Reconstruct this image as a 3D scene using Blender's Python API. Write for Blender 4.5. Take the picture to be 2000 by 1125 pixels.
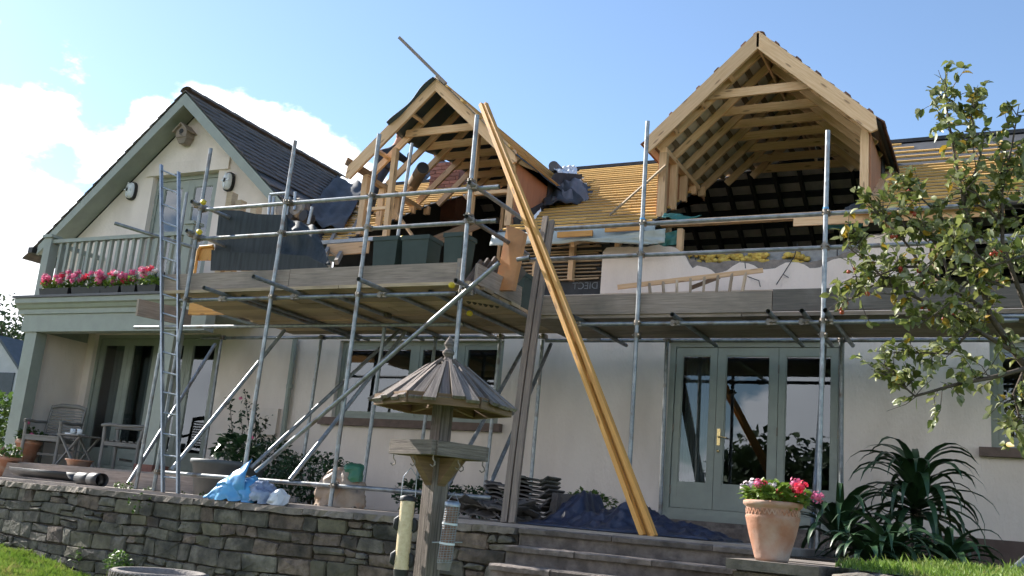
import bpy, math, random
from mathutils import Vector, Matrix, noise as mnoise
random.seed(11)
V = Vector
R = math.radians
for o in list(bpy.data.objects):
    bpy.data.objects.remove(o, do_unlink=True)
scene = bpy.context.scene
col = scene.collection

# ------------------------------------------------------------------ camera
# world frame: X along the facade (right), Y into the house, Z up; the eye is the origin
YAW, PITCH, ROLL, FPX = R(27.2725), R(12.836), R(-4.9487), 1959.2
_f = V((-math.sin(YAW) * math.cos(PITCH), math.cos(YAW) * math.cos(PITCH), math.sin(PITCH)))
_r = V((math.cos(YAW), math.sin(YAW), 0))
_u = _r.cross(_f)
c_, s_ = math.cos(ROLL), math.sin(ROLL)
CR = c_ * _r - s_ * _u
CU = s_ * _r + c_ * _u
CF = _f
cam_data = bpy.data.cameras.new('camera')
cam = bpy.data.objects.new('camera', cam_data)
col.objects.link(cam)
cam.matrix_world = Matrix(((CR.x, CU.x, -CF.x, 0), (CR.y, CU.y, -CF.y, 0), (CR.z, CU.z, -CF.z, 0), (0, 0, 0, 1)))
cam_data.sensor_width = 36.0
cam_data.lens = 36.0 * FPX / 2000.0
cam_data.clip_start = 0.05
cam_data.clip_end = 3000
scene.camera = cam

# ------------------------------------------------------------------ light
SUN = V((-0.80, 0.13, 0.565)).normalized()
sun_el = math.asin(SUN.z)
sun_az = math.atan2(SUN.x, SUN.y)
world = bpy.data.worlds.new('World')
scene.world = world
world.use_nodes = True
nt = world.node_tree
nt.nodes.clear()
def wn(t, **k):
    n = nt.nodes.new(t)
    for a, b in k.items():
        setattr(n, a, b)
    return n
out = wn('ShaderNodeOutputWorld')
bg = wn('ShaderNodeBackground')
bg.inputs['Strength'].default_value = 0.10
sky = wn('ShaderNodeTexSky')
sky.sky_type = 'NISHITA'
sky.sun_disc = False
sky.sun_elevation = sun_el
sky.sun_rotation = sun_az
sky.altitude = 50
sky.air_density = 1.0
sky.dust_density = 0.25
sky.ozone_density = 2.2
tc = wn('ShaderNodeTexCoord')
sep = wn('ShaderNodeSeparateXYZ')
nt.links.new(tc.outputs['Generated'], sep.inputs[0])
def wm(op, a, b=None, clamp=False):
    n = wn('ShaderNodeMath', operation=op)
    n.use_clamp = clamp
    for i, q in enumerate((a, b)):
        if q is None: continue
        if isinstance(q, (int, float)): n.inputs[i].default_value = q
        else: nt.links.new(q, n.inputs[i])
    return n.outputs[0]
# cumulus bank: noise on the sky dome, thicker toward the south-west half of the sky
mp = wn('ShaderNodeMapping')
mp.inputs['Scale'].default_value = (1.0, 1.0, 1.7)
mp.inputs['Location'].default_value = (7.7, 3.3, 0.4)
nt.links.new(tc.outputs['Generated'], mp.inputs[0])
nz = wn('ShaderNodeTexNoise')
nz.inputs['Scale'].default_value = 4.2
nz.inputs['Detail'].default_value = 9
nz.inputs['Roughness'].default_value = 0.56
nt.links.new(mp.outputs[0], nz.inputs['Vector'])
side = wm('ADD', wm('MULTIPLY', sep.outputs[0], -0.80), wm('MULTIPLY', sep.outputs[1], -0.60))
bias = wn('ShaderNodeMapRange')
bias.inputs['From Min'].default_value = -0.10
bias.inputs['From Max'].default_value = 0.01
bias.inputs['To Min'].default_value = -0.30
bias.inputs['To Max'].default_value = 0.06
nt.links.new(side, bias.inputs['Value'])
low = wn('ShaderNodeMapRange')           # clouds sit lower in the sky
low.inputs['From Min'].default_value = 0.295
low.inputs['From Max'].default_value = 0.47
low.inputs['To Min'].default_value = 0.10
low.inputs['To Max'].default_value = -0.16
nt.links.new(sep.outputs[2], low.inputs['Value'])
thin = wn('ShaderNodeMapRange')          # the bank thins out again past its middle
thin.inputs['From Min'].default_value = 0.16
thin.inputs['From Max'].default_value = 0.30
thin.inputs['To Min'].default_value = 0.0
thin.inputs['To Max'].default_value = -0.065
nt.links.new(side, thin.inputs['Value'])
dens = wm('ADD', wm('ADD', wm('ADD', nz.outputs['Fac'], bias.outputs[0]), low.outputs[0]), thin.outputs[0])
cr = wn('ShaderNodeMapRange')
cr.interpolation_type = 'SMOOTHSTEP'
cr.inputs['From Min'].default_value = 0.51
cr.inputs['From Max'].default_value = 0.57
nt.links.new(dens, cr.inputs['Value'])
shade = wn('ShaderNodeMapRange')
shade.inputs['From Min'].default_value = 0.56
shade.inputs['From Max'].default_value = 0.86
shade.inputs['To Min'].default_value = 1.0
shade.inputs['To Max'].default_value = 0.72
nt.links.new(dens, shade.inputs['Value'])
ccol = wn('ShaderNodeMix', data_type='RGBA', blend_type='MULTIPLY')
ccol.inputs['Factor'].default_value = 1.0
ccol.inputs['A'].default_value = (9.5, 9.7, 10.2, 1)
nt.links.new(shade.outputs[0], ccol.inputs['B'])
mixs = wn('ShaderNodeMix', data_type='RGBA')
nt.links.new(cr.outputs[0], mixs.inputs['Factor'])
nt.links.new(sky.outputs[0], mixs.inputs['A'])
nt.links.new(ccol.outputs['Result'], mixs.inputs['B'])
nt.links.new(mixs.outputs['Result'], bg.inputs['Color'])
nt.links.new(bg.outputs[0], out.inputs[0])

sl = bpy.data.lights.new('sun', 'SUN')
sl.energy = 5.0
sl.angle = R(0.53)
sl.color = (1.0, 0.95, 0.87)
so = bpy.data.objects.new('sun', sl)
col.objects.link(so)
so.rotation_euler = SUN.to_track_quat('Z', 'Y').to_euler()
so.location = SUN * 60

scene.render.engine = 'CYCLES'
scene.view_settings.view_transform = 'Standard'
scene.view_settings.look = 'None'
scene.view_settings.gamma = 1.0
scene.view_settings.exposure = 1.22
scene.view_settings.use_curve_mapping = False
scene.cycles.max_bounces = 5
scene.cycles.diffuse_bounces = 3
scene.cycles.glossy_bounces = 3
scene.cycles.transmission_bounces = 3
scene.cycles.volume_bounces = 0
scene.cycles.transparent_max_bounces = 8
scene.cycles.use_adaptive_sampling = True
scene.cycles.adaptive_threshold = 0.03
scene.cycles.use_denoising = True
scene.cycles.caustics_reflective = False
scene.cycles.caustics_refractive = False
scene.cycles.sample_clamp_indirect = 6.0

# ------------------------------------------------------------------ helpers
def ray(px, py):
    return CR * ((px - 1000) / FPX) - CU * ((py - 562.5) / FPX) + CF
def at(px, py, X=None, Y=None, Z=None):
    d = ray(px, py)
    t = X / d.x if X is not None else (Y / d.y if Y is not None else Z / d.z)
    return d * t
RS = 0.57735                      # main roof: 30 degrees
def rz(y): return 3.98 + RS * (y - 12.0)
def roofpt(px, py):
    d = ray(px, py); n = V((0, -0.5, 0.8660254))
    return d * (n.dot(V((0, 12, 3.98))) / n.dot(d))
def lerp(a, b, t): return a + (b - a) * t
def rnd(a, b): return random.uniform(a, b)

def wloc(o):
    l = V((0, 0, 0))
    while o is not None:
        l += o.location; o = o.parent
    return l
class MB:
    def __init__(s):
        s.v = []; s.f = []; s.uv = []; s.sm = []; s.mi = []
    def add(s, vs, fs, uvs=None, smooth=False, mi=0):
        n = len(s.v)
        s.v += [tuple(p) for p in vs]
        for k, f in enumerate(fs):
            s.f.append(tuple(i + n for i in f))
            s.uv.append(uvs[k] if uvs else [((vs[i][0] + vs[i][1]), vs[i][2]) for i in f])
            s.sm.append(smooth); s.mi.append(mi)
        return s
    def beam(s, a, b, w, h, up=(0, 0, 1), mi=0, taper=1.0):
        a = V(a); b = V(b); d = b - a; L = d.length; d = d / L
        u = V(up)
        if abs(d.dot(u)) > 0.98: u = V((0, 1, 0))
        sx = d.cross(u).normalized(); sz = sx.cross(d)
        o = []
        for p, k in ((a, 1.0), (b, taper)):
            for i, j in ((-1, -1), (1, -1), (1, 1), (-1, 1)):
                o.append(p + sx * (i * w * k / 2) + sz * (j * h * k / 2))
        fs = [(0, 1, 5, 4), (1, 2, 6, 5), (2, 3, 7, 6), (3, 0, 4, 7), (3, 2, 1, 0), (4, 5, 6, 7)]
        q = rnd(0, 20); uv = []
        per = [0, w, w + h, 2 * w + h, 2 * w + 2 * h]
        for k in range(4):
            uv.append([(q, per[k]), (q, per[k + 1]), (q + L, per[k + 1]), (q + L, per[k])])
        uv += [[(q, 0), (q, w), (q + h * .1, w), (q + h * .1, 0)]] * 2
        return s.add(o, fs, uv, False, mi)
    def bent(s, a, b, w, h, up, sag, n=8):
        a = V(a); b = V(b); d = (b - a).normalized(); sx = d.cross(V(up)).normalized(); sz = sx.cross(d); L = (b - a).length
        vs = []; fs = []; uv = []; q = rnd(0, 20); per = [0, w, w + h, 2 * w + h, 2 * w + 2 * h]
        for i in range(n + 1):
            t = i / n; p = a + (b - a) * t + V(sag) * math.sin(math.pi * t)
            for k, j in ((-1, -1), (1, -1), (1, 1), (-1, 1)): vs.append(p + sx * (k * w / 2) + sz * (j * h / 2))
        for i in range(n):
            for k in range(4):
                k2 = (k + 1) % 4; fs.append((i * 4 + k, i * 4 + k2, i * 4 + 4 + k2, i * 4 + 4 + k))
                u0, u1 = q + L * i / n, q + L * (i + 1) / n
                uv.append([(u0, per[k]), (u0, per[k + 1]), (u1, per[k + 1]), (u1, per[k])])
        fs += [(3, 2, 1, 0), tuple(n * 4 + k for k in range(4))]; uv += [[(q, 0), (q, w), (q + .01, w), (q + .01, 0)]] * 2
        return s.add(vs, fs, uv)
    def box(s, x0, x1, y0, y1, z0, z1, mi=0):
        x0, x1 = min(x0, x1), max(x0, x1); y0, y1 = min(y0, y1), max(y0, y1); z0, z1 = min(z0, z1), max(z0, z1)
        o = [(x, y, z) for z in (z0, z1) for x, y in ((x0, y0), (x1, y0), (x1, y1), (x0, y1))]
        fs = [(0, 1, 5, 4), (1, 2, 6, 5), (2, 3, 7, 6), (3, 0, 4, 7), (3, 2, 1, 0), (4, 5, 6, 7)]
        uv = []
        for f in fs:
            ax = set(('x', 'y', 'z'))
            p = [o[i] for i in f]
            if len({q[2] for q in p}) == 1: uv.append([(q[0], q[1]) for q in p])
            elif len({q[1] for q in p}) == 1: uv.append([(q[0], q[2]) for q in p])
            else: uv.append([(q[1], q[2]) for q in p])
        return s.add(o, fs, uv, False, mi)
    def tube(s, a, b, r, n=12, r2=None, caps=True, mi=0):
        return s.path([a, b], [r, r if r2 is None else r2], n, caps, mi)
    def path(s, pts, rad, n=8, caps=True, mi=0):
        pts = [V(p) for p in pts]
        if not isinstance(rad, (list, tuple)): rad = [rad] * len(pts)
        vs = []; fs = []; uv = []
        ref = None; L = rnd(0, 10); Ls = []
        for i, p in enumerate(pts):
            d = (pts[min(i + 1, len(pts) - 1)] - pts[max(i - 1, 0)]).normalized()
            if ref is None:
                ref = V((0, 0, 1)) if abs(d.z) < 0.9 else V((1, 0, 0))
            e1 = d.cross(ref).normalized(); e2 = d.cross(e1).normalized(); ref = -e2
            ref = e1.cross(d)
            if i: L += (p - pts[i - 1]).length
            Ls.append(L)
            for k in range(n):
                a_ = 2 * math.pi * k / n
                vs.append(p + (e1 * math.cos(a_) + e2 * math.sin(a_)) * rad[i])
        for i in range(len(pts) - 1):
            for k in range(n):
                k2 = (k + 1) % n
                fs.append((i * n + k, i * n + k2, (i + 1) * n + k2, (i + 1) * n + k))
                c0 = 6.28 * rad[i]
                uv.append([(Ls[i], c0 * k / n), (Ls[i], c0 * (k + 1) / n), (Ls[i + 1], c0 * (k + 1) / n), (Ls[i + 1], c0 * k / n)])
        s.add(vs, fs, uv, True, mi)
        if caps:
            m = len(pts) - 1
            s.add(vs[:n], [tuple(range(n - 1, -1, -1))], None, False, mi)
            s.add(vs[m * n:], [tuple(range(n))], None, False, mi)
        return s
    def lathe(s, c, prof, n=24, smooth=True, mi=0):
        c = V(c); vs = []; fs = []
        for r, z in prof:
            for k in range(n):
                a_ = 2 * math.pi * k / n
                vs.append(c + V((r * math.cos(a_), r * math.sin(a_), z)))
        for i in range(len(prof) - 1):
            for k in range(n):
                k2 = (k + 1) % n
                fs.append((i * n + k, i * n + k2, (i + 1) * n + k2, (i + 1) * n + k))
        return s.add(vs, fs, None, smooth, mi)
    def prism(s, poly, vec, mi=0):
        poly = [V(p) for p in poly]; vec = V(vec); n = len(poly)
        vs = poly + [p + vec for p in poly]
        nrm = V((0, 0, 0))
        for i in range(n):
            nrm += poly[i].cross(poly[(i + 1) % n])
        flip = nrm.dot(vec) > 0
        fs = [tuple(range(n))[::-1] if flip else tuple(range(n)), tuple(range(n, 2 * n)) if flip else tuple(range(n, 2 * n))[::-1]]
        for i in range(n):
            j = (i + 1) % n
            fs.append((i, j, n + j, n + i) if flip else (j, i, n + i, n + j))
        e = (poly[1] - poly[0]).normalized(); g = nrm.normalized().cross(e)
        uv = [[(vs[i].dot(e), vs[i].dot(g)) for i in f] for f in fs]
        return s.add(vs, fs, uv, False, mi)
    def grid(s, fn, nu, nv, smooth=True, mi=0):
        vs = [V(fn(i / nu, j / nv)) for j in range(nv + 1) for i in range(nu + 1)]
        fs = []; uv = []
        for j in range(nv):
            for i in range(nu):
                a_ = j * (nu + 1) + i
                fs.append((a_, a_ + 1, a_ + nu + 2, a_ + nu + 1))
                uv.append([(i / nu, j / nv), ((i + 1) / nu, j / nv), ((i + 1) / nu, (j + 1) / nv), (i / nu, (j + 1) / nv)])
        return s.add(vs, fs, uv, smooth, mi)
    def build(s, name, mat, parent=None, kind=None, solid=0):
        org = wloc(parent) if parent else V((0, 0, 0))
        me = bpy.data.meshes.new(name)
        me.from_pydata([(p[0] - org.x, p[1] - org.y, p[2] - org.z) for p in s.v], [], s.f)
        ul = me.uv_layers.new(name='UVMap')
        flat = [c for u in s.uv for p in u for c in p]
        if len(flat) == 2 * len(me.loops): ul.data.foreach_set('uv', flat)
        me.polygons.foreach_set('use_smooth', s.sm)
        for m in (mat if isinstance(mat, (list, tuple)) else [mat]): me.materials.append(m)
        me.polygons.foreach_set('material_index', s.mi)
        me.update()
        o = bpy.data.objects.new(name, me)
        col.objects.link(o)
        if parent: o.parent = parent
        if kind: o['kind'] = kind
        if solid:
            m = o.modifiers.new('thickness', 'SOLIDIFY'); m.thickness = solid; m.offset = 0
        return o
def tag(o, label, cat, group=None):
    o['label'] = label; o['category'] = cat
    if group: o['group'] = group
    return o
def thing(name, label, cat, loc=(0, 0, 0), group=None):
    o = bpy.data.objects.new(name, None)
    o.empty_display_size = 0.2
    col.objects.link(o); o.location = V(loc)
    return tag(o, label, cat, group)
def put(mesh_obj, name, parent, loc, rot=None, scale=None):
    """copy of a part that shares its mesh, placed at a world point under parent"""
    c = bpy.data.objects.new(name, mesh_obj.data)
    col.objects.link(c)
    c.parent = parent
    c.location = V(loc) - (wloc(parent) if parent else V((0, 0, 0)))
    if rot is not None: c.rotation_euler = rot
    if scale is not None: c.scale = scale
    return c

# ------------------------------------------------------------------ materials
MATS = {}
def mat(name, c1, c2=None, rough=0.7, scale=6.0, detail=5, metal=0.0, bump=0.0, bscale=None, coord='Object',
        stretch=(1, 1, 1), contrast=(0.35, 0.65), rand=0.0, spec=0.5, c3=None, s3=1.2, f3=(0.55, 0.75), knots=False, trans=0.0, coat=0.0):
    m = bpy.data.materials.new(name); m.use_nodes = True
    t = m.node_tree; n = t.nodes; l = t.links
    b = n['Principled BSDF']
    b.inputs['Roughness'].default_value = rough
    b.inputs['Metallic'].default_value = metal
    b.inputs['Specular IOR Level'].default_value = spec
    if coat: b.inputs['Coat Weight'].default_value = coat
    tcn = n.new('ShaderNodeTexCoord'); mpn = n.new('ShaderNodeMapping')
    mpn.inputs['Scale'].default_value = stretch
    l.new(tcn.outputs[coord], mpn.inputs[0])
    oi = n.new('ShaderNodeObjectInfo')
    off = n.new('ShaderNodeMath'); off.operation = 'MULTIPLY'; off.inputs[1].default_value = 37.0
    l.new(oi.outputs['Random'], off.inputs[0]); l.new(off.outputs[0], mpn.inputs['Location'])
    nz = n.new('ShaderNodeTexNoise'); nz.inputs['Scale'].default_value = scale; nz.inputs['Detail'].default_value = detail
    nz.inputs['Roughness'].default_value = 0.6
    l.new(mpn.outputs[0], nz.inputs['Vector'])
    rp = n.new('ShaderNodeMapRange'); rp.inputs['From Min'].default_value = contrast[0]; rp.inputs['From Max'].default_value = contrast[1]
    l.new(nz.outputs['Fac'], rp.inputs['Value'])
    mx = n.new('ShaderNodeMix'); mx.data_type = 'RGBA'
    mx.inputs['A'].default_value = (*c1, 1); mx.inputs['B'].default_value = (*(c2 or c1), 1)
    l.new(rp.outputs[0], mx.inputs['Factor'])
    res = mx.outputs['Result']
    if c3:
        n3 = n.new('ShaderNodeTexNoise'); n3.inputs['Scale'].default_value = s3; n3.inputs['Detail'].default_value = 6
        l.new(mpn.outputs[0] if coord == 'Object' else tcn.outputs['Object'], n3.inputs['Vector'])
        r3 = n.new('ShaderNodeMapRange'); r3.inputs['From Min'].default_value = f3[0]; r3.inputs['From Max'].default_value = f3[1]
        l.new(n3.outputs['Fac'], r3.inputs['Value'])
        m3 = n.new('ShaderNodeMix'); m3.data_type = 'RGBA'; m3.inputs['B'].default_value = (*c3, 1)
        l.new(r3.outputs[0], m3.inputs['Factor']); l.new(res, m3.inputs['A']); res = m3.outputs['Result']
    if knots:
        mk = n.new('ShaderNodeMapping'); mk.inputs['Scale'].default_value = (1.6, 7, 1)
        l.new(tcn.outputs[coord], mk.inputs[0]); l.new(off.outputs[0], mk.inputs['Location'])
        vo = n.new('ShaderNodeTexVoronoi'); vo.inputs['Scale'].default_value = 1.0; vo.voronoi_dimensions = '2D'
        l.new(mk.outputs[0], vo.inputs['Vector'])
        rk = n.new('ShaderNodeMapRange'); rk.inputs['From Min'].default_value = 0.05; rk.inputs['From Max'].default_value = 0.10
        rk.inputs['To Min'].default_value = 0.75; rk.inputs['To Max'].default_value = 0.0
        l.new(vo.outputs['Distance'], rk.inputs['Value'])
        m4 = n.new('ShaderNodeMix'); m4.data_type = 'RGBA'; m4.inputs['B'].default_value = (c1[0] * .3, c1[1] * .22, c1[2] * .18, 1)
        l.new(rk.outputs[0], m4.inputs['Factor']); l.new(res, m4.inputs['A']); res = m4.outputs['Result']
    if rand:
        hs = n.new('ShaderNodeHueSaturation')
        rr = n.new('ShaderNodeMapRange'); rr.inputs['To Min'].default_value = 1 - rand; rr.inputs['To Max'].default_value = 1 + rand
        l.new(oi.outputs['Random'], rr.inputs['Value']); l.new(rr.outputs[0], hs.inputs['Value'])
        l.new(res, hs.inputs['Color']); res = hs.outputs['Color']
    l.new(res, b.inputs['Base Color'])
    if bump:
        nb = n.new('ShaderNodeTexNoise'); nb.inputs['Scale'].default_value = bscale or scale * 4; nb.inputs['Detail'].default_value = 6
        l.new(mpn.outputs[0], nb.inputs['Vector'])
        bp = n.new('ShaderNodeBump'); bp.inputs['Strength'].default_value = bump; bp.inputs['Distance'].default_value = 0.02
        l.new(nb.outputs['Fac'], bp.inputs['Height']); l.new(bp.outputs[0], b.inputs['Normal'])
    if trans:
        tr = n.new('ShaderNodeBsdfTranslucent'); l.new(res, tr.inputs['Color'])
        ms = n.new('ShaderNodeMixShader'); ms.inputs[0].default_value = trans
        l.new(b.outputs[0], ms.inputs[1]); l.new(tr.outputs[0], ms.inputs[2])
        l.new(ms.outputs[0], n['Material Output'].inputs[0])
    MATS[name] = m
    return m
GR = (1.2, 26, 1)     # stretch along the grain
cream = mat('cream_render', (.81, .705, .625), (.73, .625, .55), .9, 1.6, detail=11, stretch=(1, 1, .4), bump=.4, bscale=45, c3=(.52, .44, .37), s3=1.3, f3=(.50, .86))
plinth_m = mat('plinth_paint', (.10, .065, .055), (.13, .09, .075), .85, 3, bump=.2)
sage = mat('sage_paint', (.285, .31, .265), (.25, .27, .235), .5, 5, bump=.05)
sill_m = mat('sill_brown', (.17, .115, .095), (.12, .085, .07), .8, 9, bump=.3)
pine = mat('new_pine', (.80, .545, .325), (.66, .41, .215), .65, 3, coord='UV', stretch=GR, knots=True, rand=.20, bump=.12, c3=(.50, .31, .16), s3=.9, f3=(.55, .85))
pineshade = pine
batten_m = mat('treated_batten', (.78, .49, .17), (.66, .38, .11), .65, 3, coord='UV', stretch=GR, rand=.22, bump=.05)
larch = mat('yellow_timber', (.68, .35, .085), (.48, .225, .05), .6, 2.2, coord='UV', stretch=(.8, 30, 1), knots=True, rand=.14, bump=.12, c3=(.42, .24, .09), s3=2.2, f3=(.5, .8))
greyboard = mat('weathered_board', (.38, .30, .245), (.24, .19, .155), .85, 3, coord='UV', stretch=GR, rand=.18, bump=.25, c3=(.14, .12, .10), s3=1.6, f3=(.5, .8))
deckboard = mat('deck_board', (.54, .41, .27), (.38, .28, .18), .85, 3, coord='UV', stretch=GR, rand=.42, bump=.2, c3=(.17, .13, .09), s3=1.3, f3=(.5, .85))
ply = mat('ply_sheathing', (.50, .235, .12), (.42, .19, .10), .75, 2, coord='UV', stretch=(1, 7, 1), rand=.06, bump=.05)
osb = mat('orange_board', (.50, .24, .09), (.36, .18, .08), .75, 5, bump=.1, c3=(.62, .20, .04), s3=2)
steel = mat('galvanised_steel', (.33, .345, .355), (.20, .215, .225), .45, 14, detail=8, metal=.65, bump=.08, rand=.22, c3=(.17, .14, .12), s3=6, f3=(.55, .72))
rusty = mat('coupler_steel', (.20, .18, .165), (.30, .25, .19), .55, 22, metal=.6, bump=.2, rand=.25)
ycap = mat('yellow_cap', (.72, .55, .03), (.6, .44, .03), .5)
alu = mat('aluminium', (.36, .39, .43), (.27, .30, .33), .45, 12, metal=.75, bump=.04)
tile_d = mat('dark_roof_tile', (.135, .112, .098), (.085, .074, .068), .85, 9, bump=.4, rand=.3, c3=(.13, .12, .09), s3=4, f3=(.6, .8))
tile_r = mat('red_brown_tile', (.26, .13, .09), (.17, .09, .065), .85, 6, bump=.3, rand=.3)
tile_u = mat('pale_tile_underside', (.62, .56, .51), (.50, .45, .41), .9, 7, bump=.2)
felt = mat('black_felt', (.030, .032, .036), (.05, .052, .058), .75, 5, bump=.3)
felt_u = mat('felt_underside', (.028, .045, .052), (.04, .06, .07), .6, 4, bump=.1)
membrane = mat('grey_membrane', (.16, .15, .16), (.12, .115, .12), .7, 3, bump=.15)
palemem = mat('pale_membrane', (.42, .46, .44), (.30, .34, .33), .55, 4, bump=.3)
teal = mat('teal_sheet', (.04, .19, .17), (.03, .13, .12), .5, 4, bump=.2)
whitep = mat('white_plastic', (.78, .79, .80), (.62, .64, .66), .35, 6, bump=.2)
rubber = mat('dark_rubber_sheet', (.016, .022, .025), (.038, .048, .052), .7, 2.2, stretch=(9, 9, .8), bump=.25, rand=.1)
navy = mat('navy_tarpaulin', (.012, .018, .042), (.022, .030, .062), .4, 5, bump=.2)
crate_m = mat('dark_green_plastic', (.020, .042, .036), (.030, .055, .048), .6, 5)
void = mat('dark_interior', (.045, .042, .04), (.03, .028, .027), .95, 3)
room = mat('room_plaster', (.22, .20, .18), (.18, .165, .15), .9, 2)
block_m = mat('concrete_block', (.34, .34, .34), (.26, .26, .265), .95, 12, bump=.4, rand=.12)
rubble = mat('broken_masonry', (.27, .23, .20), (.18, .155, .135), .95, 10, bump=.8, bscale=18)
wool = mat('yellow_insulation', (.66, .50, .12), (.50, .30, .07), .95, 9, bump=.9, bscale=30, rand=.2)
stone_m = mat('wall_stone', (.215, .185, .150), (.085, .075, .062), .92, 9, detail=12, bump=1.0, bscale=26, rand=.25, c3=(.035, .032, .027), s3=3.2, f3=(.45, .68))
stone_g = mat('green_grey_stone', (.200, .178, .138), (.085, .077, .061), .92, 9, detail=12, bump=1.0, bscale=26, rand=.25, c3=(.036, .034, .028), s3=3.2, f3=(.45, .68))
stone_r = mat('red_brown_stone', (.205, .155, .122), (.09, .066, .052), .92, 9, detail=12, bump=1.0, bscale=26, rand=.25, c3=(.036, .032, .028), s3=3.2, f3=(.45, .68))
stone_y = mat('ochre_stone', (.175, .155, .105), (.11, .097, .068), .92, 7, detail=9, bump=.75, bscale=22, rand=.25, c3=(.05, .045, .035), s3=2.6, f3=(.5, .72))
mortar = mat('dark_mortar', (.10, .082, .066), (.06, .05, .04), .98, 14, bump=.8, bscale=30)
cope = mat('coping_stone', (.24, .20, .165), (.13, .11, .09), .92, 8, bump=.6, rand=.2, c3=(.06, .05, .045), s3=3)
slab = mat('step_slab', (.215, .18, .155), (.10, .083, .072), .92, 9, detail=11, bump=.6, rand=.25, c3=(.055, .045, .04), s3=2.5)
paving = mat('paving', (.36, .31, .27), (.26, .22, .19), .93, 2.5, bump=.4, c3=(.08, .07, .06), s3=1.2)
soil = mat('soil', (.045, .034, .025), (.03, .022, .016), .98, 12, bump=.8)
terracotta = mat('terracotta', (.46, .225, .14), (.37, .17, .10), .88, 6, detail=9, bump=.3, rand=.10, c3=(.52, .40, .33), s3=5, f3=(.45, .72))
teak = mat('grey_teak', (.27, .25, .225), (.19, .175, .16), .85, 3, coord='UV', stretch=GR, bump=.15)
oldwood = mat('bird_table_oak', (.30, .245, .21), (.10, .08, .07), .9, 3.5, coord='UV', stretch=(1.2, 30, 1), bump=.45, rand=.18, c3=(.12, .112, .09), s3=3, f3=(.55, .85))
brownwood = mat('tray_wood', (.22, .135, .075), (.14, .085, .05), .8, 3, coord='UV', stretch=GR, bump=.2)
blackp = mat('black_plastic', (.014, .014, .016), (.02, .02, .022), .55)
brass = mat('brass', (.75, .55, .25), None, .25, metal=1)
bluebag = mat('blue_plastic_bag', (.06, .24, .52), (.10, .36, .64), .35, 5, bump=.15)
seedm = mat('seed', (.86, .70, .45), (.74, .57, .34), .25, 60, bump=.4)
nutm = mat('peanuts', (.34, .20, .14), (.20, .11, .08), .8, 70, bump=.5)
curtain_m = mat('curtain', (.62, .61, .58), (.48, .48, .47), .9, 4, stretch=(8, 8, .3))
leafm = mat('leaf_green', (.055, .115, .022), (.10, .165, .035), .5, 3, rand=.35, trans=.3)
apple_leaf = mat('apple_leaf', (.18, .21, .055), (.23, .25, .08), .5, 2.5, rand=.4, trans=.35, c3=(.24, .25, .07), s3=1.0, f3=(.5, .72))
leaf_y = mat('yellowing_leaf', (.42, .26, .03), (.30, .22, .03), .5, 3, rand=.3, trans=.3)
strap = mat('strap_leaf', (.020, .052, .020), (.032, .072, .026), .42, 3, rand=.3)
grassm = mat('grass_blade', (.12, .215, .022), (.21, .29, .05), .55, 2.2, trans=.35, c3=(.30, .27, .09), s3=5, f3=(.56, .7))
lawn_m = mat('lawn', (.095, .135, .035), (.07, .095, .03), .95, 8, bump=.5)
treeleaf = mat('dark_tree_leaf', (.028, .05, .018), (.045, .075, .025), .6, 2, trans=.2)
bark = mat('bark', (.11, .085, .065), (.065, .05, .04), .9, 14, bump=.6)
berry_m = mat('crab_apple', (.40, .035, .03), (.50, .10, .04), .3, 8, rand=.3)
pinkf = mat('pink_petal', (.80, .10, .26), (.85, .25, .42), .6, 20, trans=.25, rand=.25)
redf = mat('red_petal', (.80, .03, .08), (.82, .08, .14), .6, 20, trans=.25, rand=.15)
whitef = mat('white_petal', (.85, .80, .80), (.80, .66, .70), .6, 20, trans=.25)
brick_m = mat('chimney_brick', (.30, .13, .095), (.22, .10, .075), .9, 7, bump=.4, rand=.25)
slate_n = mat('neighbour_slate', (.09, .10, .12), (.07, .08, .09), .8, 6)
hair_m = mat('hair', (.05, .035, .025), None, .6)
urn_m = mat('urn_stone', (.26, .23, .21), (.18, .16, .145), .9, 12, bump=.5)

def glass(name, tint=(.62, .66, .66), ior=2.0):
    m = bpy.data.materials.new(name); m.use_nodes = True
    t = m.node_tree; n = t.nodes; l = t.links
    n.remove(n['Principled BSDF'])
    fr = n.new('ShaderNodeFresnel'); fr.inputs[0].default_value = ior
    gl = n.new('ShaderNodeBsdfGlossy'); gl.inputs['Roughness'].default_value = 0.0; gl.inputs['Color'].default_value = (.9, .95, 1, 1)
    tr = n.new('ShaderNodeBsdfTransparent'); tr.inputs['Color'].default_value = (*tint, 1)
    ms = n.new('ShaderNodeMixShader')
    tcn = n.new('ShaderNodeTexCoord'); nz = n.new('ShaderNodeTexNoise'); nz.inputs['Scale'].default_value = 1.1; nz.inputs['Detail'].default_value = 1
    l.new(tcn.outputs['Object'], nz.inputs['Vector'])
    bp = n.new('ShaderNodeBump'); bp.inputs['Strength'].default_value = .05; bp.inputs['Distance'].default_value = .03
    l.new(nz.outputs['Fac'], bp.inputs['Height']); l.new(bp.outputs[0], gl.inputs['Normal'])
    ge = n.new('ShaderNodeNewGeometry'); iv = n.new('ShaderNodeMath'); iv.operation = 'SUBTRACT'; iv.inputs[0].default_value = 1.0; l.new(ge.outputs['Backfacing'], iv.inputs[1])
    mu = n.new('ShaderNodeMath'); mu.operation = 'MULTIPLY'; l.new(fr.outputs[0], mu.inputs[0]); l.new(iv.outputs[0], mu.inputs[1])
    l.new(mu.outputs[0], ms.inputs[0]); l.new(tr.outputs[0], ms.inputs[1]); l.new(gl.outputs[0], ms.inputs[2])
    l.new(ms.outputs[0], n['Material Output'].inputs[0])
    return m
pane_m = glass('window_glass')
def proj(P):
    q = V(P); z = q.dot(CF)
    return (q.dot(CR) / z * FPX + 1000, -q.dot(CU) / z * FPX + 562.5)
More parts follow.
